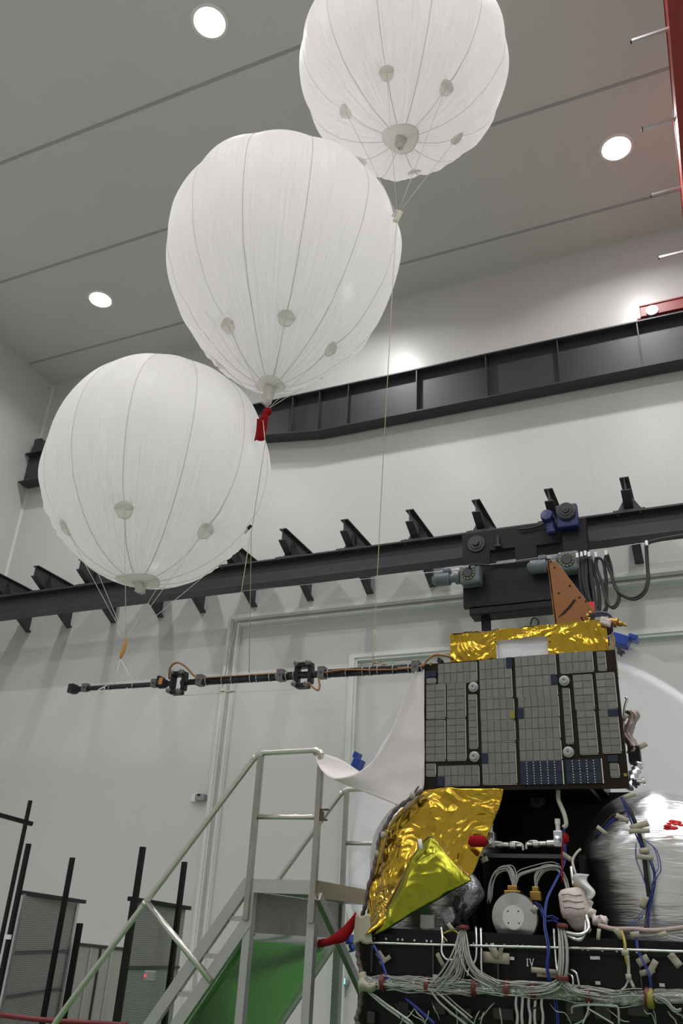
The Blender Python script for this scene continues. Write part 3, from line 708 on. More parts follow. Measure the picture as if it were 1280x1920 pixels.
for u, v in ((298,870),(300,900),(585,815),(585,870),(585,900)):
    c = P(820+u/2.783, 880+v/2.783, 7.12); MB().ball(c, .007, 8).build('foil_button', BLACK, G1)
# orange triangle plate
tri = [(1025,1050),(1043,1053),(1098,1124),(1113,1142),(1115,1172),(1041,1176)]
T = MB().prism([P(x, y, 7.40) for x, y in tri], (0,.03,0)).build('triangular_plate', COPPER, SAT, bevel=.004, label='orange triangular plate')
MB().prism([P(1025,1050,7.40), P(1028,1050,7.40), P(1044,1176,7.40), P(1040,1176,7.40)], (0,.28,0)).build('side_web', COPPER, T)
m2 = MB(); m2.prism([P(x, y, 7.397) for x, y in ((1045,1158),(1056,1147),(1068,1134),(1076,1123),(1079,1125),(1070,1138),(1058,1150))], (0,-.003,0)); m2.build('slot', BLACK, T)
for x, y in ((1032,1053),(1039,1064),(1068,1098),(1047,1112),(1086,1120),(1098,1127),(1092,1162),(1090,1158)):
    MB().ball(P(x, y, 7.397), .010, 8, (1,.4,1)).build('rivet', BLACK, T)
MB().prism([P(1104,1128,7.42), P(1113,1128,7.42), P(1115,1148,7.42), P(1106,1143,7.42)], (0,.02,0)).build('red_marker', REDREF, SAT, label='bright red film patch')
# cable cluster at the right end of the gold box
CLs = MB()
for k in range(5):
    CLs.tube(spline([P(1108,1156+k*3,7.3), P(1122,1150+k*4,7.2), P(1140,1154+k*5,7.2), P(1144,1172+k*3,7.25), P(1130,1190,7.3)], 8), .022, 6)
cl = CLs.build('dark_cable_knot', mat('dark_blue_sleeve', (.012,.014,.04), .5), SAT)
MB().obox(P(1128,1160,7.12), (.055,0,.0), (0,.01,0), (.0,0,.014)).build('masking_tape', MASK, cl)
MB().obox(P(1135,1166,7.10), (.04,0,-.02), (0,.03,0), (.01,0,.03)).build('tape_wrap', TAPEW, cl, bevel=.01)
m2 = MB(); d = P(1164,1172,7.15)-P(1142,1166,7.15)
m2.lathe([(.028,0),(.028,.05),(.045,.05),(.045,.07),(.024,.08),(.024,.11),(.012,.115),(.012,.15),(.0001,.15)], P(1142,1164,7.15), d, 16); m2.build('brass_nozzle', BRASS, cl)
m2 = MB(); m2.ball(P(1101,1156,7.3), .03, 8); m2.ball(P(1106,1150,7.3), .022, 8); m2.ball(P(1105,1162,7.28), .025, 8); m2.build('brass_fitting', BRASS, cl)
wire(SAT, 'small_cable', mat('lilac_wire', (.35,.22,.36), .5), [P(1132,1185,7.2), P(1138,1198,7.2), P(1140,1215,7.2), P(1137,1222,7.2)], .008)
wire(SAT, 'black_cable_loop', WIREK, [P(994,1172,7.5), P(997,1161,7.5), P(1003,1158,7.5), P(1009,1164,7.5), P(1008,1174,7.5)], .010)
# boom: three tubes in line with two knuckle hinges
def bp(px, off=0): # point on the boom axis
    t = (px-130)/(790-130); y = 1293+(1252-1293)*t; return P(px, y+off, 7.0)
def tube_seg(a, b, r, name, parent):
    n = 40; pts = [bp(a).lerp(bp(b), i/n) for i in range(n+1)]
    rs = [r*(1+.05*noise.noise(Vector((i*.9, a, 0)))) for i in range(n+1)]
    return MB().tube(pts, rs, 14).build(name, BLACKFOIL, parent)
boom = tube_seg(602, 790, .040, 'boom', SAT); boom['label'] = 'long slender black boom'
tube_seg(368, 560, .040, 'middle_tube', boom); tube_seg(150, 318, .026, 'tip_tube', boom)
tube_seg(340, 372, .030, 'link_tube', boom); tube_seg(556, 606, .034, 'link_tube', boom)
HM = mat('grey_hinge_metal', (.17,.17,.17), .35, .7)
def clamp(px, r, parent):
    c = bp(px); m2 = MB(); m2.box((c.x-.035, c.y-r-.012, c.z-r-.01), (c.x+.035, c.y+r+.01, c.z+r+.03)); m2.lathe([(.012,0),(.012,.02),(.0001,.02)], (c.x, c.y-r-.012, c.z+r*.3), (0,-1,0), 8)
    m2.build('clamp_block', HM, parent, bevel=.008)
for px, r in ((160,.022),(290,.022),(376,.035),(527,.035),(604,.035),(780,.035)): clamp(px, r, boom)
def knuckle(px, s, parent):
    c = bp(px); m2 = MB()
    m2.box((c.x-.085*s, c.y-.05, c.z+.07*s), (c.x+.085*s, c.y+.05, c.z+.12*s)); m2.box((c.x-.075*s, c.y-.05, c.z-.13*s), (c.x+.06*s, c.y+.05, c.z-.085*s))
    m2.box((c.x-.095*s, c.y-.04, c.z-.09*s), (c.x-.05*s, c.y+.04, c.z+.09*s)); m2.box((c.x+.05*s, c.y-.04, c.z-.09*s), (c.x+.095*s, c.y+.04, c.z+.09*s))
    h = m2.build('knuckle_hinge', mat('black_hinge', (.02,.02,.022), .35, .5) if 'black_hinge' not in MATS else MATS['black_hinge'], parent, bevel=.012)
    return c
for px, s in ((335,.95),(570,1.0)):
    c = knuckle(px, s, boom)
    for dx, dz in ((-.06,.10),(.065,.10),(-.07,-.10),(.06,-.11)):
        MB().lathe([(.026,0),(.026,.03),(.012,.035),(.0001,.035)], (c.x+dx*s, c.y-.05, c.z+dz*s), (0,-1,0), 12).build('hinge_pin', HM, boom)
m2 = MB(); c = bp(137)
m2.lathe([(.03,0),(.045,.02),(.05,.10),(.03,.13),(.03,.17)], c-Vector((.05,0,0)), (1,0,-.02), 14); m2.box((c.x-.04, c.y-.05, c.z-.045), (c.x+.03, c.y+.05, c.z+.055)); m2.build('sensor_head', BLACKFOIL, boom, bevel=.01)
MB().box((c.x-.058, c.y-.02, c.z-.02), (c.x-.04, c.y+.02, c.z+.03)).build('yellow_tip', MATS['yellow_sticker'], boom)
m2 = MB(); c = bp(306); m2.lathe([(.035,0),(.05,.01),(.05,.07),(.035,.10)], c-Vector((.05,0,0)), (1,0,0), 14); m2.box((c.x-.055, c.y-.05, c.z-.02), (c.x-.02, c.y+.05, c.z+.075)); m2.build('sensor_ring', BLACKFOIL, boom)
MB().box((c.x-.02, c.y-.056, c.z-.02), (c.x+.02, c.y-.045, c.z+.05)).build('orange_film', mat('orange_film', (.5,.22,.03), .4), boom)
def bands(lst, r, m=WIREW):
    for px in lst:
        c = bp(px); MB().lathe([(r,-.005),(r+.004,-.003),(r+.004,.003),(r,.005)], c, (1,0,0), 16).build('lacing_band', m, boom)
bands((388,418,436,471,483,507,520,538,552), .041); bands((616,650,681,695,709,738,767), .041); bands((206,250,288), .027)
wire(boom, 'copper_cable', WIREC, [bp(317,-8), P(318,1255,6.96), P(325,1245,6.95), P(336,1243,6.95), P(350,1252,6.95), P(362,1265,6.95), P(374,1274,6.96), P(385,1270,6.97)], .011)
wire(boom, 'copper_cable', WIREC, [P(385,1271,6.96), P(430,1268,6.96), P(480,1265,6.96), P(540,1262,6.97)], .006)
wire(boom, 'copper_cable', WIREC, [P(578,1280,6.95), P(588,1290,6.95), P(596,1294,6.95), P(599,1286,6.96), P(597,1272,6.96)], .010)
wire(boom, 'copper_cable', WIREC, [P(608,1261,6.95), P(640,1256,6.95), P(700,1256,6.96), P(745,1255,6.96)], .007)
wire(boom, 'copper_cable', WIREC, [P(745,1254,6.96), P(790,1249,6.97), P(800,1238,6.97), P(815,1228,6.98), P(838,1230,7.0), P(850,1236,7.05)], .012)
wire(boom, 'lacing_end', ROPE, [P(238,1289,6.96), P(233,1302,6.95), P(231,1309,6.95)], .004)
wire(boom, 'lacing_end', ROPE, [P(186,1293,6.96), P(196,1289,6.95), P(192,1297,6.95), P(184,1294,6.95), P(200,1285,6.95)], .005)
wire(boom, 'lacing_end', ROPE, [P(165,1299,6.97), P(173,1311,6.97)], .003); wire(boom, 'lacing_end', ROPE, [P(298,1293,6.97), P(305,1303,6.97)], .003)
wire(boom, 'thin_line', GALV, [P(345,1304,7.0), P(430,1299,7.0), P(560,1292,7.0)], .002); wire(boom, 'thin_line', GALV, [P(600,1252,7.05), P(700,1244,7.05), P(790,1240,7.05)], .002)
for px, py in ((417,1297),(428,1299),(436,1297),(705,1243),(716,1241),(706,1249),(720,1246)):
    MB().tube([P(px-4,py,7.02), P(px+4,py-.5,7.02)], .006, 6).build('brass_weight', BRASS, boom)

# lower structure: decks, tanks, recess
SHELF = MB().box((-2.75, 6.62, 1.66), (.55, 8.7, 1.70)).build('top_deck', BLKCFRP, SAT)
deck = MB(); deck.box((-2.71, 6.62, 1.02), (.5, 8.6, 1.66)); deck.box((-2.72, 6.60, 1.60), (.5, 6.62, 1.66))
DK = deck.build('equipment_deck', BLKCFRP, SAT, label='black equipment deck')
MB().prism([(-2.70,6.60,1.02), (-2.55,6.75,.55), (.5,6.75,.55), (.5,6.60,1.02)], (0,1.6,0)).build('lower_cone', BLKCFRP, SAT)
for i in range(7):
    x = -2.6+.48*i; MB().box((x, 6.585, 1.40), (x+.012, 6.60, 1.60)).build('panel_joint', mat('joint_grey', (.03,.03,.03), .4) if 'joint_grey' not in MATS else MATS['joint_grey'], DK)
for i in range(26):
    x = -2.58+.075*i+.02*(i % 3); MB().lathe([(.008,0),(.008,.006),(.0001,.006)], (x, 6.598, 1.625), (0,-1,0), 8).build('screw', GALV, DK)
# the letters IV
m2 = MB(); a = P(988.5,1804.5,6.597); hL = .042
def lb(x0, z0, x1, z1, w): m2.bar((a.x+x0, 6.596, a.z+z0), (a.x+x1, 6.596, a.z+z1), w, .003, (0,1,0))
lb(0,-.022,0,.022,.006); lb(-.007,.022,.007,.022,.004); lb(-.007,-.022,.007,-.022,.004)
lb(.018,.022,.030,-.022,.006); lb(.042,.022,.030,-.022,.004); lb(.012,.022,.023,.022,.004); lb(.037,.022,.047,.022,.004)
m2.build('roman_numeral_marking', WHITEP, DK, label='white letters IV')
def tank(cx, parent, seed):
    cy, r, z0, zc, zt = 7.62, .575, 1.70, 2.28, 2.83
    def fn(u, v):
        if v < .5: z = z0+(zc-z0)*(v/.5); rr = r*(.93+.07*min(1, v/.35))
        else: a = (v-.5)/.5*pi/2; z = zc+(zt-zc)*sin(a); rr = r*cos(a)
        th = 2*pi*u; d = Vector((cos(th), sin(th), 0))
        q = Vector((cos(th)*1.2, sin(th)*1.2, z*7+seed))
        w = .004*(1-2*abs(noise.noise(q*1.1)))+.005*noise.noise(Vector((cos(th)*5, sin(th)*5, z*17+seed)))*max(0, noise.noise(Vector((cos(th)*1.3+7, sin(th)*1.3, z*2+seed)))+.15)*2
        return Vector((cx, cy, z))+d*(max(rr, .002)+w*min(1, rr/.2))+Vector((0, 0, w*(1 if v > .5 else 0)))
    return MB().grid(fn, 140, 90).build('propellant_tank', SILVER, parent, label='tank wrapped in wrinkled silver foil')
TL = tank(-2.42, SAT, 1); TR = tank(-.55, SAT, 5)
MB().box((-2.5, 8.1, 1.70), (-.6, 8.2, 2.9)).build('recess_panel', BLKCFRP, SAT)
MB().box((-1.98, 7.10, 2.80), (-1.0, 8.1, 2.84)).build('upper_deck', BLKCFRP, SAT)
m2 = MB(); c = P(1007,1500,7.7); m2.lathe([(.028,0),(.065,0),(.065,-.02),(.028,-.02),(.028,0)], c, (0,-1,.25), 24); m2.build('ring_fitting', mat('dull_grey', (.06,.06,.065), .5), SAT)
z_s = P(985,1602,7.1).z
SH = MB().box((P(908,1602,7.1).x, 7.06, z_s-.03), (P(1064,1602,7.1).x, 7.9, z_s)).build('valve_shelf', mat('dark_grey_plate', (.045,.045,.048), .4), SAT)
for x in (-1.96, -1.10): MB().box((x, 7.1, 1.70), (x+.04, 7.9, z_s)).build('shelf_leg', BLKCFRP, SAT)
def valve(px, py, Y, flip):
    c = P(px, py, Y); s = -1 if flip else 1; m2 = MB()
    m2.box((c.x-.035, c.y-.03, c.z-.06), (c.x+.035, c.y+.05, c.z+.06)); v = m2.build('valve', MATS['galvanised_rod'], SH, bevel=.006)
    m2 = MB(); m2.lathe([(.018,0),(.018,.05),(.022,.05),(.022,.09),(.0001,.09)], (c.x, c.y, c.z+.06), (0,0,1), 12); m2.build('white_cap', WHITEP, SH)
    m2 = MB(); m2.lathe([(.03,0),(.03,.06),(.022,.07),(.022,.12),(.03,.13),(.03,.17),(.015,.18),(.015,.22)], (c.x+s*.03, c.y, c.z-.03), (s,0,-.05), 14); m2.lathe([(.028,0),(.028,.04),(.0001,.05)], (c.x, c.y-.03, c.z-.01), (0,-1,0), 14); m2.build('pipe_union', MACH, SH)
    MB().tube(spline([Vector((c.x+s*.12, c.y, c.z-.05)), Vector((c.x+s*.18, c.y-.02, c.z-.02)), Vector((c.x+s*.25, c.y, c.z-.03)), Vector((c.x+s*.26, c.y, c.z-.08))], 6), .011, 8).build('steel_pipe', MACH, SH)
valve(920, 1575, 7.12, False); valve(1047, 1573, 7.12, True)
# machined disc
TURNED = mat('turned_aluminium', (.50,.50,.50), .24, 1.0)
_b = TURNED.node_tree.nodes['Principled BSDF']; _b.inputs['Anisotropic'].default_value = .75
_t = TURNED.node_tree.nodes.new('ShaderNodeTangent'); _t.direction_type = 'RADIAL'; _t.axis = 'Y'
TURNED.node_tree.links.new(_t.outputs[0], _b.inputs['Tangent'])
c = P(965,1720,6.74); m2 = MB()
m2.lathe([(.155,.03),(.172,.02),(.172,-.005),(.165,-.02),(.085,-.042),(.080,-.042),(.0001,-.042)], c, (0,1,0), 48); D1 = m2.build('machined_disc', TURNED, SAT, label='round machined aluminium disc')
MB().lathe([(.079,0),(.079,-.008),(.0001,-.008)], (c.x,c.y-.042,c.z), (0,1,0), 40).build('centre_plate', mat('satin_aluminium', (.62,.62,.60), .5, .6), D1)
for k in range(4):
    a = k*pi/2+.8; MB().ball((c.x+.055*cos(a), c.y-.05, c.z+.055*sin(a)), .006, 6).build('screw', BLACK, D1)
m2 = MB(); m2.cyl((c.x, 6.76, c.z), (c.x, 7.2, c.z), .12, 24); m2.box((c.x-.10, 6.95, 1.70), (c.x+.10, 7.2, c.z)); m2.build('disc_support', BLKCFRP, SAT)
def connector(px, py, Y, w, h):
    c = P(px, py, Y); m2 = MB(); m2.box((c.x-w, c.y-.04, c.z-h), (c.x+w, c.y+.05, c.z+h*.3)); m2.box((c.x-w*.6, c.y-.03, c.z+h*.3), (c.x+w*.6, c.y+.04, c.z+h)); m2.build('gold_connector', BRASS, SAT, bevel=.005)
connector(962, 1674, 6.85, .062, .05); connector(1005, 1676, 6.9, .042, .05)
# clear film wrapped canister
c = P(878,1690,6.86); m2 = MB()
m2.grid(lambda u, v: c+Vector((.115*sin(pi*min(1,v*1.0+.05))**.6*cos(2*pi*u)*(1+.18*noise.noise(Vector((cos(2*pi*u)*1.5, sin(2*pi*u)*1.5, v*4)))), .11*sin(pi*min(1,v+.05))**.6*sin(2*pi*u), .15-.29*v+.05*cos(2*pi*u))), 28, 24)
CW = m2.build('wrapped_canister', CLEARF, SAT, label='canister wrapped in clear grey film')
for a, b_ in (((857,1680),(852,1700)),((872,1695),(852,1730)),((862,1712),(858,1735)),((846,1722),(852,1738))):
    MB().bar(P(*a,6.74), P(*b_,6.72), .035, .03).build('dark_clip', BLACK, CW, bevel=.006)
MB().obox(P(842,1720,6.74), (.05,0,.02), (0,.03,0), (-.02,0,.06)).build('film_fold', CLEARF, CW, bevel=.02)
# white tape wrapped bottle
c0, c1 = P(1072,1668,6.78), P(1088,1745,6.76); d = c1-c0; L = d.length
m2 = MB(); m2.lathe([(.0001,-.01),(.085,0),(.105,.03*L/.35),(.108,.25*L),(.112,.5*L),(.105,.65*L),(.085,.70*L),(.06,.90*L),(.03,L),(.0001,L)], c0, d, 28, sharp=False)
BT = m2.build('taped_bottle', TAPEW, SAT, label='bottle wrapped in white tape')
for k in range(3):
    q = c0+d*(.16+.16*k); MB().tube([q+Vector((-.07,-.09,0)), q+Vector((-.02,-.115,.006)), q+Vector((.03,-.112,-.004)), q+Vector((.075,-.085,.004))], .0028, 5).build('dark_crease', SLEEVE, BT)
m2 = MB(); m2.grid(lambda u, v: P(1095,1663,6.74)+Vector(((u-.5)*.10+.03*sin(6*v), -.02+.03*sin(5*u+3*v), (v-.5)*.17)), 8, 10); m2.build('film_ruffle', mat('milky_film', (.55,.55,.56), .25), BT, solid=.004)
m2 = MB(); m2.tube(spline([P(1100,1690,6.76), P(1108,1712,6.74), P(1122,1728,6.72), P(1138,1722,6.72)], 8), [.03+.012*sin(i) for i in range(25)], 8); m2.build('taped_sleeve', TAPEW, BT)
m2 = MB(); m2.lathe([(.0001,0),(.04,.01),(.042,.09),(.03,.10),(.0001,.10)], P(1084,1652,6.8), (.1,0,-1), 14); m2.build('yellow_ring', mat('yellow_tape', (.30,.24,.035), .5), BT)

# gold blanket over the left tank
L = [P(x, y, Y) for x, y, Y in ((800,1484,7.02),(752,1522,7.0),(726,1560,7.02),(709,1600,7.0),(699,1650,6.92),(692,1700,6.80),(688,1735,6.70),(688,1756,6.62))]
R = [P(x, y, Y) for x, y, Y in ((945,1485,7.0),(936,1520,6.98),(922,1558,6.96),(905,1602,6.92),(882,1646,6.86),(835,1674,6.80),(765,1716,6.70),(712,1750,6.60))]
GB = sheet(L, R, 70, 70, .10, 2.6, .030, 3.0).build('gold_blanket', GOLD, SAT, solid=.003, label='draped crumpled gold foil blanket')
Uq = [P(x, y, Y) for x, y, Y in ((692,1752,6.60),(716,1715,6.64),(740,1672,6.66),(775,1607,6.70),(808,1568,6.72),(845,1610,6.72),(883,1648,6.74))]
Dq = [P(x, y, Y) for x, y, Y in ((690,1758,6.58),(722,1744,6.58),(752,1726,6.60),(790,1702,6.62),(815,1690,6.64),(848,1670,6.68),(884,1650,6.73))]
def flap(u, v):
    a, b_ = interp(Uq, u), interp(Dq, u); p = a.lerp(b_, v)
    return p+Vector((0, -.05*sin(pi*v)*sin(pi*u)-crumple(p, 3, .02, 17), 0))
m2 = MB().grid(flap, 60, 20); FL = m2.build('folded_flap', GOLDG, GB, solid=.003, label='folded-back corner with a green reflection in its colour')
MB().tube([interp(Uq, i/30)+Vector((0,-.012,.0)) for i in range(31)], .006, 6).build('orange_edge', WIREC, GB)
MB().tube([interp(Dq, i/30)+Vector((0,-.012,-.002)) for i in range(31)], .005, 6).build('dark_edge', WIREK, GB)
m2 = MB().prism([P(780,1607,6.66), P(798,1622,6.65), P(786,1634,6.65)], (0,-.01,0)); m2.build('torn_hole', COPPER, GB)
tapebit(GB, 788, 1583, 6.64, .035, .075, .2, WHITEP)
MB().tube(spline([P(795,1490,6.9), P(760,1520,6.86), P(735,1545,6.86), P(722,1580,6.86), P(716,1620,6.84), P(714,1690,6.76), P(712,1720,6.7)], 8), .005, 5).build('lacing', SLEEVE, GB)

# braided cable along the left side with tape wraps
bl = [P(x, y, 6.9) for x, y in ((792,1482),(765,1500),(740,1520),(725,1545),(712,1570),(706,1600),(700,1630),(690,1665),(684,1700),(678,1720))]+[P(x, y, 6.55) for x, y in ((676,1745),(670,1775),(672,1800),(678,1828),(677,1860),(674,1890),(668,1912),(676,1930))]
pts = spline(bl, 8)
BR = MB().tube(pts, [.017+.004*sin(i*1.3) for i in range(len(pts))], 8).build('braided_cable', SLEEVE, SAT, label='brown-grey braided cable')
for px, py, ln, w in ((773,1492,.06,.03),(718,1566,.05,.028),(706,1601,.04,.026)):
    c = P(px, py, 6.88); MB().ball(c, w*.85, 10, (1,1,1.3)).build('tape_wrap', MASK, BR)
m2 = MB().grid(lambda u, v: P(680+(u-.5)*(26+10*v), 1742+(v-.5)*52, 6.52)+Vector((0, -.03*sin(pi*u), .01*sin(9*u+4*v))), 12, 10); m2.build('tape_wrap', MASK, BR, solid=.006)
pp = spline([P(678,1825,6.52), P(684,1850,6.50)], 6); MB().tube(pp, [.032]*len(pp), 10).build('tape_wrap', MASK, BR)
m2 = MB().grid(lambda u, v: P(690+(u-.5)*32, 1848+(v-.5)*(16+14*(1-u)), 6.48)+Vector((0, -.035*sin(pi*v), .01*sin(7*u))), 10, 8); m2.build('tape_wrap', MASK, BR, solid=.006)

# wrapped rod and big harness along the deck
rp = [P(678,1767,6.54), P(800,1771,6.54), P(965,1775,6.54), P(1120,1779,6.54), P(1300,1785,6.54)]
pts = spline(rp, 24); MB().tube(pts, [.0095+.002*noise.noise(Vector((i*1.7,0,0))) for i in range(len(pts))], 8).build('wrapped_rod', BRAID, SAT)
hp = [P(x, y, 6.50) for x, y in ((684,1843),(720,1842),(760,1845),(800,1848),(850,1850),(910,1852),(970,1855),(1040,1860),(1100,1866),(1170,1872),(1230,1868),(1300,1868))]
pts = spline(hp, 10)
HA = MB().tube(pts, [.042+.010*noise.noise(Vector((i*.4,0,3))) for i in range(len(pts))], 14).build('cable_harness', foil_mat('foil_wrap', (.6,.6,.59), .25, 16, .7, .02), SAT, label='silver foil wrapped cable harness')
for k in range(64):
    r_ = random.Random(k); a = r_.uniform(0, 2*pi); s0 = r_.randint(2, 80); n_ = r_.randint(14, 34)
    seg = pts[s0:min(len(pts), s0+n_)]
    if len(seg) < 4: continue
    MB().tube([p+Vector((0, -.050*abs(cos(a*.5)), .048*sin(a)+.006*sin(i*.5+k))) for i, p in enumerate(seg)], .0031, 5).build('white_wire', WIREW, HA)
for px, py in ((719,1842),(802,1848),(890,1851),(951,1855),(1001,1858),(1104,1866),(1214,1870)):
    MB().lathe([(.052,-.018),(.058,-.012),(.058,.012),(.052,.018)], P(px, py, 6.50), (1,0,-.06), 18).build('cable_tie', TIE, HA)
MB().lathe([(.055,-.02),(.06,-.012),(.06,.012),(.055,.02)], P(1219,1872,6.50), (1,0,0), 18).build('cable_tie', MATS['yellow_sticker'], HA)

# wire bundles
bundle(SAT, 'white_cable_bundle', WIREW, [P(869,1742,6.55), P(866,1765,6.52), P(862,1800,6.47), P(855,1830,6.46), P(830,1848,6.46)], 19, .035, .0033, 1, tight=(.3,1.0))
bundle(SAT, 'white_cable_bundle', WIREW, [P(869,1742,6.55), P(868,1765,6.52), P(874,1800,6.47), P(890,1828,6.46), P(930,1850,6.46)], 19, .035, .0033, 2, tight=(.3,1.0))
bundle(SAT, 'white_cable_bundle', WIREW, [P(869,1742,6.55), P(862,1770,6.52), P(850,1800,6.46), P(832,1830,6.46), P(812,1852,6.46)], 10, .03, .0033, 3, tight=(.3,1.0))
bundle(SAT, 'white_cable_bundle', WIREW, [P(1052,1742,6.55), P(1056,1770,6.50), P(1057,1800,6.47), P(1055,1825,6.46), P(1053,1835,6.46)], 21, .030, .0036, 4, tight=(.7,.6))
bundle(SAT, 'white_cable_bundle', WIREW, [P(1053,1833,6.46), P(1045,1846,6.45), P(1020,1856,6.44), P(990,1858,6.45)], 12, .022, .0036, 5, tight=(.6,1))
bundle(SAT, 'white_cable_bundle', WIREW, [P(1053,1833,6.46), P(1062,1848,6.45), P(1085,1862,6.44), P(1120,1868,6.45)], 12, .022, .0036, 6, tight=(.6,1))
MB().lathe([(.04,-.014),(.043,-.008),(.043,.008),(.04,.014)], P(1054,1834,6.46), (0,0,1), 14).build('cable_tie', TIE, SAT); MB().lathe([(.035,-.014),(.04,-.008),(.04,.008),(.035,.014)], P(869,1740,6.55), (0,.2,1), 14).build('cable_tie', TIE, SAT)
MB().lathe([(.035,-.014),(.04,-.008),(.04,.008),(.035,.014)], P(1054,1737,6.55), (0,.2,1), 14).build('cable_tie', TIE, SAT)
def br(ctrl, r, m=BRAID, name='braided_lead'): return MB().tube(spline([P(*c) for c in ctrl], 8), r, 7).build(name, m, SAT)
br([(827,1738,6.6),(829,1760,6.55),(828,1785,6.52),(836,1798,6.50),(848,1800,6.48)], .009)
br([(892,1738,6.6),(893,1770,6.55),(891,1800,6.52),(880,1815,6.50),(876,1830,6.48)], .009)
br([(901,1740,6.6),(902,1775,6.55),(902,1810,6.52),(904,1838,6.50)], .009)
br([(1048,1741,6.6),(1060,1752,6.55),(1085,1762,6.5),(1096,1748,6.55),(1098,1725,6.62)], .014)
br([(1050,1736,6.6),(1062,1748,6.53),(1088,1752,6.5),(1103,1740,6.55),(1098,1715,6.62)], .013)
br([(1038,1742,6.6),(1040,1775,6.55),(1043,1810,6.5),(1046,1822,6.48)], .009)
br([(1065,1826,6.48),(1073,1832,6.46),(1074,1848,6.45)], .008); br([(1070,1818,6.48),(1080,1825,6.46),(1086,1850,6.45)], .008)
bundle(SAT, 'white_cable_bundle', WIREW, [P(918,1690,6.95), P(922,1655,6.95), P(935,1632,6.95), P(955,1628,6.92), P(963,1645,6.88), P(964,1664,6.86)], 12, .025, .0038, 7, tight=(.8,.4))
bundle(SAT, 'white_cable_bundle', WIREW, [P(966,1660,6.86), P(975,1640,6.88), P(1000,1630,6.9), P(1035,1622,6.92), P(1052,1625,6.95)], 8, .020, .0038, 8, tight=(.5,.8))
bundle(SAT, 'white_cable_bundle', WIREW, [P(1005,1668,6.9), P(1008,1645,6.9), P(1022,1628,6.92), P(1045,1628,6.95), P(1060,1650,6.92), P(1066,1672,6.9)], 9, .022, .0038, 9, tight=(.4,.8))
bundle(SAT, 'blue_wire_bundle', WIREB, [P(1056,1550,7.1), P(1058,1590,7.05), P(1056,1622,7.0), P(1040,1655,6.85), P(1024,1690,6.7), P(1020,1735,6.6), P(1027,1780,6.52), P(1025,1820,6.5), P(1040,1880,6.5), P(1046,1930,6.5)], 5, .012, .0045, 10, tight=(.6,.8))
bundle(SAT, 'blue_wire_bundle', WIREB, [P(1003,1692,6.75), P(1015,1704,6.7), P(1022,1722,6.62), P(1035,1722,6.62), P(1048,1728,6.6)], 4, .02, .004, 11, tight=(.3,.8))
bundle(SAT, 'blue_wire_bundle', WIREB, [P(1194,1745,6.6), P(1195,1775,6.55), P(1205,1800,6.52), P(1218,1830,6.5), P(1221,1862,6.5)], 3, .008, .0035, 12, tight=(.6,.8))
br([(1046,1482,7.1),(1047,1500,7.08),(1057,1525,7.06),(1061,1545,7.05),(1056,1552,7.05)], .018, mat('beige_sleeve', (.40,.37,.33), .6), 'beige_cable')
br([(1079,1640,6.85),(1073,1615,6.9),(1080,1600,6.92),(1088,1592,6.95)], .010, MATS['beige_sleeve'], 'beige_cable')
br([(1075,1660,6.80),(1072,1640,6.82),(1070,1625,6.85)], .012)
br([(1122,1735,6.66),(1150,1742,6.62),(1185,1742,6.62),(1230,1745,6.62),(1290,1738,6.62)], .016, mat('mixed_pink_sleeve', (.35,.27,.25), .6), 'deck_edge_cable')
br([(1165,1746,6.6),(1171,1768,6.52),(1172,1790,6.5),(1178,1815,6.5),(1179,1835,6.5)], .010, MATS['yellow_tape'], 'yellow_cable')
br([(1176,1792,6.5),(1178,1815,6.5),(1179,1832,6.49),(1188,1852,6.48)], .011, WIREW, 'white_lead')
br([(1179,1835,6.49),(1172,1850,6.48),(1165,1856,6.47)], .007, WIREW, 'white_lead')
for i in range(5):
    x = 968+i*12; br([(x,1862,6.5),(x-1,1885,6.5),(x+(-1)**i*2,1905,6.5),(x,1930,6.5)], .012, mat('dim_foil_lead', (.5,.5,.5), .3, .9) if 'dim_foil_lead' not in MATS else MATS['dim_foil_lead'], 'foil_lead')
br([(1072,1900,6.5),(1074,1888,6.48),(1100,1884,6.46),(1145,1886,6.46),(1158,1890,6.46),(1160,1920,6.48)], .007, WIREW, 'white_lead')
br([(1104,1872,6.46),(1102,1895,6.46),(1092,1920,6.46)], .006, WIREW, 'white_lead'); br([(1100,1890,6.46),(1125,1905,6.46),(1150,1920,6.46)], .006, WIREW, 'white_lead')
bundle(SAT, 'white_cable_bundle', WIREW, [P(810,1855,6.46), P(830,1872,6.46), P(850,1890,6.46), P(880,1915,6.46)], 7, .03, .0045, 13, tight=(.4,1))
bundle(SAT, 'foil_cable_bundle', MATS['dim_foil_lead'], [P(690,1858,6.5), P(715,1878,6.5), P(745,1900,6.5), P(780,1925,6.5)], 6, .03, .006, 14, tight=(.5,1))
bundle(SAT, 'white_cable_bundle', WIREW, [P(1225,1868,6.46), P(1245,1878,6.46), P(1262,1895,6.46), P(1275,1893,6.46)], 4, .012, .005, 15, tight=(.4,.6))
br([(700,1772,6.52),(712,1795,6.5),(722,1822,6.48),(730,1845,6.47)], .010, WIREB, 'blue_strap'); br([(760,1872,6.5),(785,1893,6.5),(815,1920,6.5)], .012, WIREB, 'blue_strap')
br([(868,1758,6.55),(850,1745,6.58),(830,1752,6.58),(838,1765,6.55)], .006, MATS['yellow_tape'], 'yellow_cable')
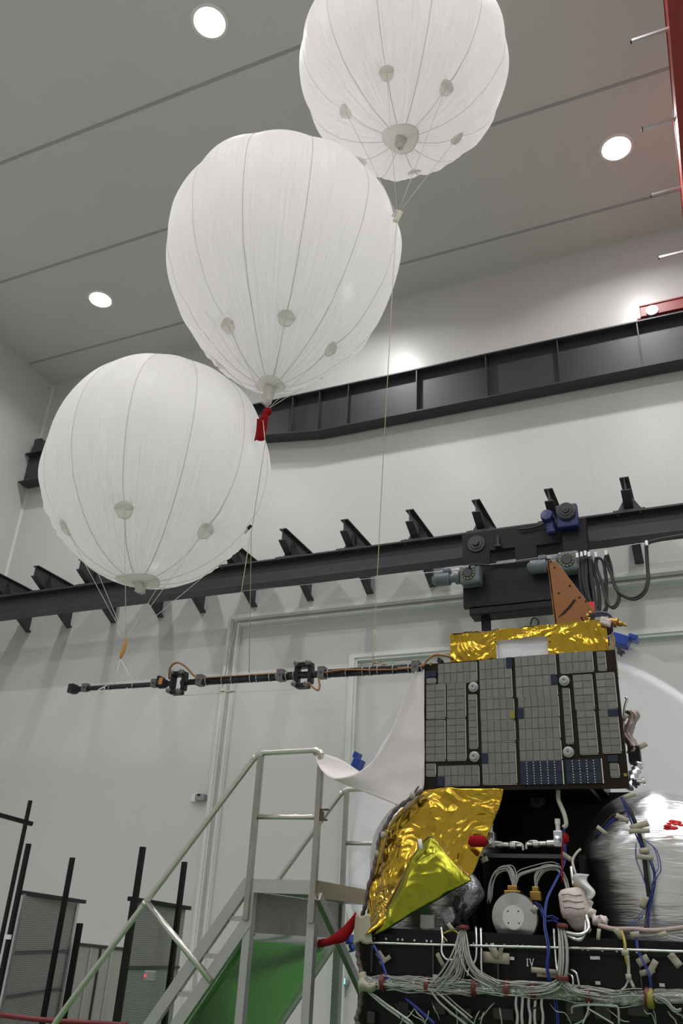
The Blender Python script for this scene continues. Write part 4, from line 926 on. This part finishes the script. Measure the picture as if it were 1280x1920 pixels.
# ruled dark equipment under the harness
for i in range(9):
    r_ = random.Random(40+i); x = 700+i*62+r_.uniform(-10,10); c = P(x, 1902+r_.uniform(-12,8), 6.62); w = r_.uniform(.03,.08)
    MB().obox(c, (w,0,0), (0,.05,0), (0,0,r_.uniform(.03,.06))).build('small_unit', mat('dark_unit', (.025,.025,.024), .45) if 'dark_unit' not in MATS else MATS['dark_unit'], SAT, bevel=.008)
for i in range(20):
    r_ = random.Random(90+i); x = r_.uniform(690, 1275); y = r_.uniform(1876, 1900); d = r_.uniform(-45, 45)
    br([(x,y,6.52),(x+d*.3,y+r_.uniform(6,16),6.49),(x+d*.7,y+r_.uniform(14,26),6.5),(x+d,y+r_.uniform(24,50),6.52)], r_.uniform(.003,.0055), r_.choice([WIREW, MATS['dim_foil_lead'], MATS['dim_foil_lead'], WIREK]), 'loose_lead')
# masking tape pieces
for a in ((715,1795,6.58,.09,.045,-.9),(722,1800,6.57,.09,.03,.6),(826,1800,6.58,.10,.03,-1.0),(930,1796,6.57,.19,.07,-.02),(926,1783,6.575,.09,.05,-1.0),(938,1788,6.57,.10,.03,1.3),
          (845,1738,6.58,.06,.03,-.8),(1002,1705,6.70,.05,.04,.9),(1122,1752,6.58,.07,.025,1.4),(1160,1750,6.58,.07,.04,-.9),(1022,1821,6.57,.19,.035,-.05),(1030,1830,6.57,.17,.022,-.02),
          (1205,1801,6.57,.08,.05,.5),(1213,1822,6.57,.10,.035,.3),(1222,1815,6.57,.11,.04,1.0),(1265,1800,6.56,.09,.05,-.9),(1190,1752,6.57,.06,.035,.1),(1178,1832,6.46,.035,.035,0),(1172,1786,6.46,.045,.035,0),
          (908,1612,7.0,.06,.04,.4),(1101,1742,6.58,.05,.03,-.5),(1062,1606,7.0,.08,.035,-.6),(1241,1752,6.57,.06,.03,.3)): tapebit(SAT, *a)
for px, py in ((757,1848),(816,1830),(1121,1843),(1241,1847),(960,1797),(1120,1796),(1111,1796),(700,1835)):
    MB().obox(P(px, py, 6.59), (.016,0,0), (0,.012,0), (0,0,.010)).build('bracket_clip', GALV, DK)
# leads and tapes on the right tank
bundle(TR, 'dark_lead', WIREK, [P(1165,1496,6.98), P(1182,1525,6.96), P(1196,1560,6.96), P(1206,1600,6.97), P(1212,1650,6.98), P(1217,1690,6.98), P(1214,1720,6.95), P(1212,1742,6.9)], 5, .012, .007, 20, tight=(.5,1))
bundle(TR, 'blue_lead', WIREB, [P(1165,1496,6.97), P(1184,1540,6.95), P(1200,1580,6.95), P(1222,1620,6.96), P(1228,1650,6.96), P(1220,1690,6.96), P(1215,1740,6.9)], 4, .016, .004, 21, tight=(.4,1))
bundle(TR, 'blue_lead', WIREB, [P(1208,1575,6.95), P(1228,1592,6.95), P(1236,1625,6.96), P(1230,1640,6.96), P(1222,1660,6.96)], 2, .01, .003, 22)
bundle(TR, 'blue_lead', WIREB, [P(1192,1580,6.95), P(1191,1610,6.95), P(1202,1640,6.96), P(1212,1665,6.96)], 2, .008, .003, 23)
bundle(TR, 'blue_lead', WIREB, [P(1213,1690,6.96), P(1205,1712,6.93), P(1192,1726,6.9), P(1178,1734,6.85)], 2, .008, .003, 26)
bundle(TR, 'blue_lead', WIREB, [P(1172,1520,6.99), P(1150,1535,7.0), P(1135,1550,7.02), P(1120,1565,7.05)], 4, .010, .005, 24)
bundle(TR, 'dark_lead', WIREK, [P(1170,1522,6.99), P(1148,1530,7.0), P(1128,1553,7.03), P(1115,1572,7.08)], 3, .010, .006, 25)
def ttape(px, py, w, h, ang):
    c = P(px, py, 6.93); ca, sa = cos(ang), sin(ang)
    MB().grid(lambda u, v: c+Vector(((u-.5)*w*ca-(v-.5)*h*sa, .02*(u-.5)**2, (u-.5)*w*sa+(v-.5)*h*ca)), 4, 2).build('masking_tape', MASK, TR, solid=.002)
for a in ((1166,1534,.10,.035,-.5),(1128,1557,.09,.03,-.7),(1198,1548,.14,.045,.3),(1198,1558,.15,.035,.05),(1208,1607,.12,.035,-.1),(1207,1595,.07,.04,.1),(1207,1692,.09,.04,1.1),(1180,1492,.10,.03,.3)): ttape(*a)
m2 = MB(); cc = P(1262,1548,6.97)  # red reflection on the tank foil, built as coloured lumps
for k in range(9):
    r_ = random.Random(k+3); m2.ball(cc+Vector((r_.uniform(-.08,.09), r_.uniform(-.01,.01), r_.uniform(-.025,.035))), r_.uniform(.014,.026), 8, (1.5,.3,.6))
m2.build('red_reflection_patch', REDREF, TR, label='bright red reflection built as crumpled patches')
# right side fittings by the panel
m2 = MB(); m2.tube(spline([P(1168,1372,7.3), P(1170,1330,7.3), P(1175,1310,7.3), P(1171,1308,7.3)], 6), .010, 7); m2.build('side_pipe', MACH, SAT)
m2 = MB(); m2.grid(lambda u, v: P(1172+20*u*(1-v*.2)+6*sin(9*v), 1332+v*80, 7.35-.05*sin(pi*u))+Vector((.02*noise.noise(Vector((u*4,v*6,2))), .03*noise.noise(Vector((u*5,v*5,0))), 0)), 16, 20); sd = m2.build('pinkish_wrap', mat('pinkish_film', (.36,.28,.26), .3, .3), SAT, solid=.02)
MB().box((P(1176,1400,7.3).x, 7.28, P(1176,1430,7.3).z), (P(1198,1400,7.3).x, 7.40, P(1176,1400,7.3).z)).build('black_pad', BLACK, SAT)
tapebit(SAT, 1205, 1398, 7.27, .07, .04, .5); tapebit(SAT, 1172, 1345, 7.25, .06, .035, .9)
m2 = MB(); m2.tube(spline([P(1180,1478,7.2), P(1186,1455,7.25), P(1195,1440,7.3), P(1197,1428,7.3)], 6), [.035+.01*sin(i*2) for i in range(19)], 8); m2.build('foil_hose', SILVER, SAT)
m2 = MB(); m2.lathe([(.02,0),(.02,.06),(.03,.06),(.03,.08),(.0001,.08)], P(1190,1468,7.1), (1,0,.2), 10); m2.build('end_fitting', MACH, SAT)
wire(SAT, 'grey_lead', mat('olive_lead', (.28,.27,.20), .6), [P(792,1325,7.02), P(787,1345,7.0), P(789,1370,7.0), P(788,1390,7.0), P(793,1398,7.0)], .006)
br([(795,1470,7.0),(785,1475,6.98),(775,1490,6.95),(765,1500,6.9)], .012, SLEEVE, 'cable_tail')
MB().prism([P(785,1700,6.95), P(800,1700,6.95), P(820,1735,6.85), P(795,1738,6.85)], (0,.01,0)).build('green_tape', mat('green_tape', (.10,.30,.14), .5), SAT)
MB().obox(P(802,1728,6.8), (.055,0,0), (0,.02,0), (0,0,.045)).build('white_card', WHITEP, SAT)
# support stand
for x in (-2.3, -.2):
    MB().box((x-.06, 7.0, 0), (x+.06, 7.12, .60)).build('stand_leg', ALU, SAT); MB().box((x-.06, 8.0, 0), (x+.06, 8.12, .60)).build('stand_leg', ALU, SAT)
MB().box((-2.45, 6.85, .52), (.3, 8.25, .60)).build('stand_ring', ALU, SAT)

# red caps on the valves
def redcap(px, py, label, dx):
    c = P(px, py, 6.98 if dx < 0 else 6.76); t = thing('red_bag', c-Vector((0,0,.06)), label, 'cover', 'red valve covers')
    m2 = MB(); m2.grid(lambda u, v: c+Vector((.046*sin(pi*v)**.7*cos(2*pi*u)*(1+.2*noise.noise(Vector((u*6,v*4,px)))), .045*sin(pi*v)**.7*sin(2*pi*u), .042*cos(pi*v)))+Vector((dx*.06*(abs(cos(pi*u))), 0, .015)), 20, 14)
    m2.build('pouch', REDCL, t); return t
redcap(888, 1581, 'red cloth cap at the right edge of the gold blanket', 1)
t = redcap(1070, 1576, 'red cloth cap on the valve left of the big silver tank', -1)
MB().tube(spline([P(1055,1576,6.95), P(1053,1600,6.95), P(1054,1640,6.9), P(1053,1655,6.9)], 6), .006, 6).build('ribbon', REDCL, t)

# ------------------------------------------------------------------ white sheet at the left of the panel
L = [P(x, y, Y) for x, y, Y in ((784,1252,6.97),(772,1275,6.95),(757,1310,6.93),(737,1365,6.90),(715,1405,6.87),(690,1435,6.84),(662,1453,6.80),(640,1459,6.78),(622,1461,6.78))]
R = [P(x, y, Y) for x, y, Y in ((790,1252,7.0),(794,1280,6.99),(795,1320,6.99),(796,1370,6.99),(796,1420,6.99),(796,1455,6.99),(793,1480,6.98),(778,1500,6.95),(760,1516,6.92))]
m2 = sheet(L, R, 24, 40, -.02, 2.5, .008, 31.0)
U2 = [P(x, y, Y) for x, y, Y in ((587,1411,7.0),(608,1414,6.98),(640,1425,6.96),(674,1447,6.92))]
D2 = [P(x, y, Y) for x, y, Y in ((587,1412,7.0),(603,1445,6.84),(630,1461,6.78),(676,1448,6.84))]
m2.grid(lambda u, v: interp(D2, u).lerp(interp(U2, u), v)+Vector((0, .02*sin(pi*v)*sin(pi*u), -.01*sin(pi*v))), 24, 8)
o = m2.build('white_sheet', CLOTH, solid=.006); tag(o, 'white curved flexible sheet flaring out from the left edge of the cell panel', 'sheet')

# ------------------------------------------------------------------ big dish
DI = thing('dish_antenna', (-1.752, 9.5, 0), 'huge round white dish standing behind the satellite', 'antenna')
c = Vector((-1.752, 9.5, 2.528)); RD = 2.388
off = Vector((-.055, .05, -.05)); Ri = 2.27
m2 = MB(); n = 96
m2.grid(lambda u, v: (c+Vector((cos(2*pi*u)*RD, 0, sin(2*pi*u)*RD))).lerp(c+off+Vector((cos(2*pi*u)*Ri, 0, sin(2*pi*u)*Ri)), v), n, 2)
m2.grid(lambda u, v: c+Vector((cos(2*pi*u)*RD, .12*v, sin(2*pi*u)*RD)), n, 1)
m2.build('rim', DISHR, DI)
m2 = MB(); m2.grid(lambda u, v: c+off+Vector((cos(2*pi*u)*Ri*(1-v*.999), .16*(1-(1-v)**2), sin(2*pi*u)*Ri*(1-v*.999))), n, 24); m2.build('dish_skin', DISHM, DI, solid=.02)
def rclamp(px, py, s, label):
    q = P(px, py, 9.44); rad = (q-c); rad.y = 0; rad.normalize(); q = Vector((c.x, 9.44, c.z))+rad*(RD+.02); tn = Vector((-rad.z, 0, rad.x)); m2 = MB(); y = Vector((0,1,0))
    m2.obox(q, rad*.06*s, y*.10, tn*.09*s); m2.obox(q+tn*.15*s, rad*.04*s, y*.06, tn*.05*s); m2.obox(q-tn*.12*s+rad*.07*s, rad*.03*s, y*.09, tn*.05*s); m2.obox(q+tn*.22*s+rad*.03*s, rad*.06*s, y*.04, tn*.02*s)
    m2.build('rim_clamp', BLUE, DI, bevel=.01, label='blue rim clamp')
rclamp(1165,1199,1.0,''); rclamp(665,1431,.75,''); rclamp(655,1762,.5,'')
m2 = MB(); m2.box((c.x-.9, 9.6, 0), (c.x-.75, 10.6, .1)); m2.box((c.x+.75, 9.6, 0), (c.x+.9, 10.6, .1)); m2.box((c.x-.9, 10.0, 0), (c.x+.9, 10.2, 2.4)); m2.build('dish_stand', ALU, DI)

# ------------------------------------------------------------------ stair platform
ST = thing('stair_platform', (-3.9, 8, 0), 'aluminium access stair with platform and tube handrails, left of the satellite', 'stairs')
XA, XB, YN, YR, ZP = -3.93, -3.285, 7.0, 9.03, 2.04
m2 = MB(); m2.box((XA, YN, ZP-.095), (XB, YR, ZP-.02)); m2.build('platform', STAIRA, ST)
MB().box((XA, YN, ZP-.02), (XB+.02, YR, ZP)).build('tread_plate', mat('dark_tread', (.12,.115,.10), .5, .4), ST)
MB().box((XA, YN-.02, ZP-.11), (XB, YN, ZP)).build('front_edge', ALU, ST); MB().box((XB, YN, ZP-.13), (XB+.025, YR, ZP)).build('side_edge', WOODY, ST)
def post(x, y, z0, z1, w, name, m=TUBEM): return MB().box((x-w/2, y-w/2, z0), (x+w/2, y+w/2, z1)).build(name, m, ST, bevel=.006)
for x in (XA+.01, XB-.01):
    post(x, YN-.02, ZP-.33, 3.10, .052, 'guard_post', POSTM); post(x+(.012 if x < -3.5 else -.012), YN+.02, 0, ZP-.1, .075, 'leg', STAIRA)
    post(x, YR, ZP-.33, 3.10, .052, 'guard_post', POSTM); post(x, YR-.03, 0, ZP-.1, .085, 'leg', STAIRA)
sl = Vector((-1.04, 0, -1.32)).normalized()
def handrail(y):
    a = Vector((XA-.02, y, 3.125)); down = [a+sl*2.95]
    pts = [a+sl*2.95+Vector((.05,0,-.06)), a+sl*2.9, a+sl*1.5, a+sl*.16, a+sl*.08+Vector((.004,0,.002)), a+Vector((.0,0,-.022)), a+Vector((.055,0,-.002)), a+Vector((.12,0,0)), Vector((XB-.15, y, 3.13)), Vector((XB-.07, y, 3.128)), Vector((XB-.02, y, 3.105)), Vector((XB+.002, y, 3.06)), Vector((XB+.002, y, 2.98))]
    MB().tube(spline(pts, 5), .028, 10).build('handrail', TUBEM, ST)
    MB().tube([(XA, y, 2.555), (XB, y, 2.55)], .023, 10).build('mid_rail', TUBEM, ST)
    p = a+sl*1.66; q = p+Vector((.78, 0, -.585)); MB().tube([p, q], .028, 10).build('handrail_brace', TUBEM, ST)
    MB().tube([p, p+sl*.03], .034, 10).build('rail_sleeve', TUBEM, ST)
handrail(YN-.02); handrail(YR)
m2 = MB(); m2.box((XB+.02, YN-.05, 2.60), (XB+.03, YN+.02, 2.53)); m2.box((XB+.02, YN-.05, 2.60), (XB+.10, YN-.03, 2.615)); m2.box((XB+.02, YN-.05, 2.515), (XB+.09, YN-.03, 2.53)); m2.build('hook_bracket', mat('rusty_steel', (.10,.07,.05), .5, .5), ST)
ss = Vector((-.735, 0, -1.0)); a1, a2 = Vector((XA, 0, 2.02)), Vector((XA+.02, 0, 1.70))
for y in (YN, YR):
    for a in (a1, a2):
        top = a+Vector((0, y, 0)); e = top+ss*(top.z/1.0); MB().bar(top, e, .05, .10, (1,0,0)).build('stringer', STAIRA, ST)
for i in range(6):
    zt_ = 1.73-.30*i; xt = XA+(-.735)*(2.02-zt_)+.01
    MB().box((xt, YN-.01, zt_-.025), (xt+.19, YR, zt_+.012)).build('step', STAIRA, ST)
# underside sheet, mirror bright (reflects the green floor)
n0 = a2+Vector((0,0,-.08)); m2 = MB()
m2.grid(lambda u, v: n0+ss*(1.62*v)+Vector((0, YN+.03+(YR-.16-YN)*u, .012*sin(3*u+5*v))), 12, 16); m2.build('underside_sheet', STAINL, ST, solid=.006, label='polished sheet under the steps')
MB().box((XA+.02, YN+.03, ZP-.42), (XA+.026, YR-.05, ZP-.10)).build('apron_plate', mat('worn_galvanised_sheet', (.36,.35,.32), .42, .7, var=(5,.3)), ST)
MB().bar((XB+.02, YN+.02, ZP-.12), (XB+.02, YR-.05, .55), .05, .07).build('side_brace', STAIRA, ST)

# ------------------------------------------------------------------ red strap by the stair
L = [P(x, y, Y) for x, y, Y in ((668,1712,6.85),(645,1738,6.9),(620,1758,6.95),(598,1764,7.2))]
R = [P(x, y, Y) for x, y, Y in ((672,1724,6.85),(652,1762,6.9),(622,1772,6.95),(598,1778,7.2))]
o = sheet(L, R, 10, 20, .02, 8, .008, 3).build('red_strap', REDCL, solid=.012); tag(o, 'red cloth strap stretched between the stair leg and the satellite deck', 'strap')

# ------------------------------------------------------------------ wall boxes
t = thing('temperature_logger', P(375,1508,16), 'small grey and white box fixed to the wall left of the door frame', 'sensor')
a, b = P(362,1490,15.97), P(386,1502,15.97)
MB().box((P(372,1489,16).x, 15.86, P(372,1503,16).z), (P(389,1489,16).x, 16, P(389,1490,16).z)).build('housing', GREYB, t, bevel=.02)
MB().box((P(362,1490,16).x, 15.93, P(362,1504,16).z), (P(371,1490,16).x, 16, P(362,1490,16).z)).build('cover', WHITEP, t, bevel=.01)
MB().box((P(377,1491,16).x, 15.85, P(377,1494,16).z), (P(382,1491,16).x, 15.86, P(377,1490.5,16).z)).build('display', BLACK, t)
t = thing('wall_gauge', P(651,1858,16), 'round gauge with a lit blue display low on the wall behind the stair', 'gauge')
c = P(648,1840,16); m2 = MB(); m2.lathe([(.09,.0),(.09,.08),(.07,.10),(.0001,.10)], c, (0,-1,0), 20); m2.build('body', GREYB, t)
MB().box((c.x-.06, 15.885, c.z-.04), (c.x+.03, 15.90, c.z+.05)).build('display', SCREEN, t); MB().box((c.x-.02, 15.93, c.z-.25), (c.x+.02, 16, c.z-.08)).build('stem', GREYB, t)

# ------------------------------------------------------------------ racks at the lower left
def rack_post(t, px, py, Y, w):
    c = P(px, py, Y); return MB().box((c.x-w/2, c.y-w/2, 0), (c.x+w/2, c.y+w/2, c.z)).build('post', BLACK, t)
def ribbed(t, A, B, z0, bars, edge=True, m=MESHP):
    A, B = Vector(A), Vector(B); d = (B-A); d.z = 0; nn = Vector((d.y, -d.x, 0)).normalized()*.02
    Az, Bz = Vector((A.x, A.y, z0)), Vector((B.x, B.y, z0))
    p = MB().prism([A, B, Bz, Az], nn).build('ribbed_panel', m, t)
    for f in bars:
        a, b = A.lerp(Az, f)+nn*1.3, B.lerp(Bz, f)+nn*1.3; MB().bar(a, b, .02, .035).build('cross_bar', STEEL, t)
    if edge:
        for a, b in ((A, Az), (B, Bz)): MB().bar(a+nn*1.4, b+nn*1.4, .05, .05).build('edge_strip', GALV, t)
    return nn
A = P(40,1676,9); B = PZ(142,1690,A.z)
t = thing('ribbed_rack', (A.x, A.y, 0), 'left black rack with a grey ribbed panel and two tall posts', 'rack', 'black racks')
ribbed(t, A, B, .15, (.37,.64,.92))
rack_post(t, 54, 1582, 8.9, .05); rack_post(t, 136, 1608, 9.4, .052)
m2 = MB(); m2.bar(P(36,1673,8.95), PZ(158,1691,A.z), .06, .05); m2.build('top_bar', BLACK, t)
MB().bar(P(-60,1753,8.6), P(20,1757,8.75), .04, .05).build('white_rail', WHITEP, t)
A = P(246,1685,9.6); B = P(346,1702,11.3)
t = thing('ribbed_rack', (A.x, A.y, 0), 'right black rack behind the stair handrail, with a small grey box on its panel', 'rack', 'black racks')
ribbed(t, A, B, .15, (.43,.83), False)
rack_post(t, 268, 1588, 9.5, .06); rack_post(t, 346, 1616, 10.6, .06); rack_post(t, 249, 1686, 9.55, .04)
m2 = MB(); m2.bar(P(243,1685,9.5), P(355,1703,11.4), .06, .05); m2.build('top_bar', BLACK, t)
q = P(281,1830,9.45); MB().obox(q, (.07,0,0), (0,.03,0), (0,0,.055)).build('control_box', GREYB, t, bevel=.01); MB().obox(q+Vector((-.045,-.032,0)), (.012,0,0), (0,.004,0), (0,0,.012)).build('status_lamp', LEDR, t)
A = P(140,1766,11.0); B = P(232,1776,12.0)
t = thing('low_partition', (A.x, A.y, 0), 'low pale panelled partition between the two black racks', 'partition')
nnp = ribbed(t, A, B, .1, (.02,), False, PART)
for f in (.3, .5, .72): 
    p = A.lerp(B, f); MB().bar(p+nnp*1.6+Vector((0,0,-.05)), Vector((p.x, p.y, .1))+nnp*1.6, .025, .03).build('rib', GALV if f != .5 else STEEL, t)
rack_post(t, 150, 1731, 9.9, .062)
A = P(57,1501,8.2); 
t = thing('pole_frame', (A.x, A.y, 0), 'tallest thin black pole frame at the left edge, with a bar out of the picture', 'frame')
rack_post(t, 57, 1501, 8.2, .036); c1 = P(60,1545,8.15); c2 = P(-60,1512,7.4); MB().bar(c1, c2, .05, .045).build('cross_bar', BLACK, t)
o = MB().tube(spline([P(-20,1900,8.6), P(40,1908,8.7), P(100,1914,8.9), P(170,1918,9.2), P(240,1922,9.5)], 6), .03, 6).build('barrier_tape', mat('dull_red_tape', (.16,.015,.02), .6)); tag(o, 'dull red barrier rope across the foot of the racks', 'rope')
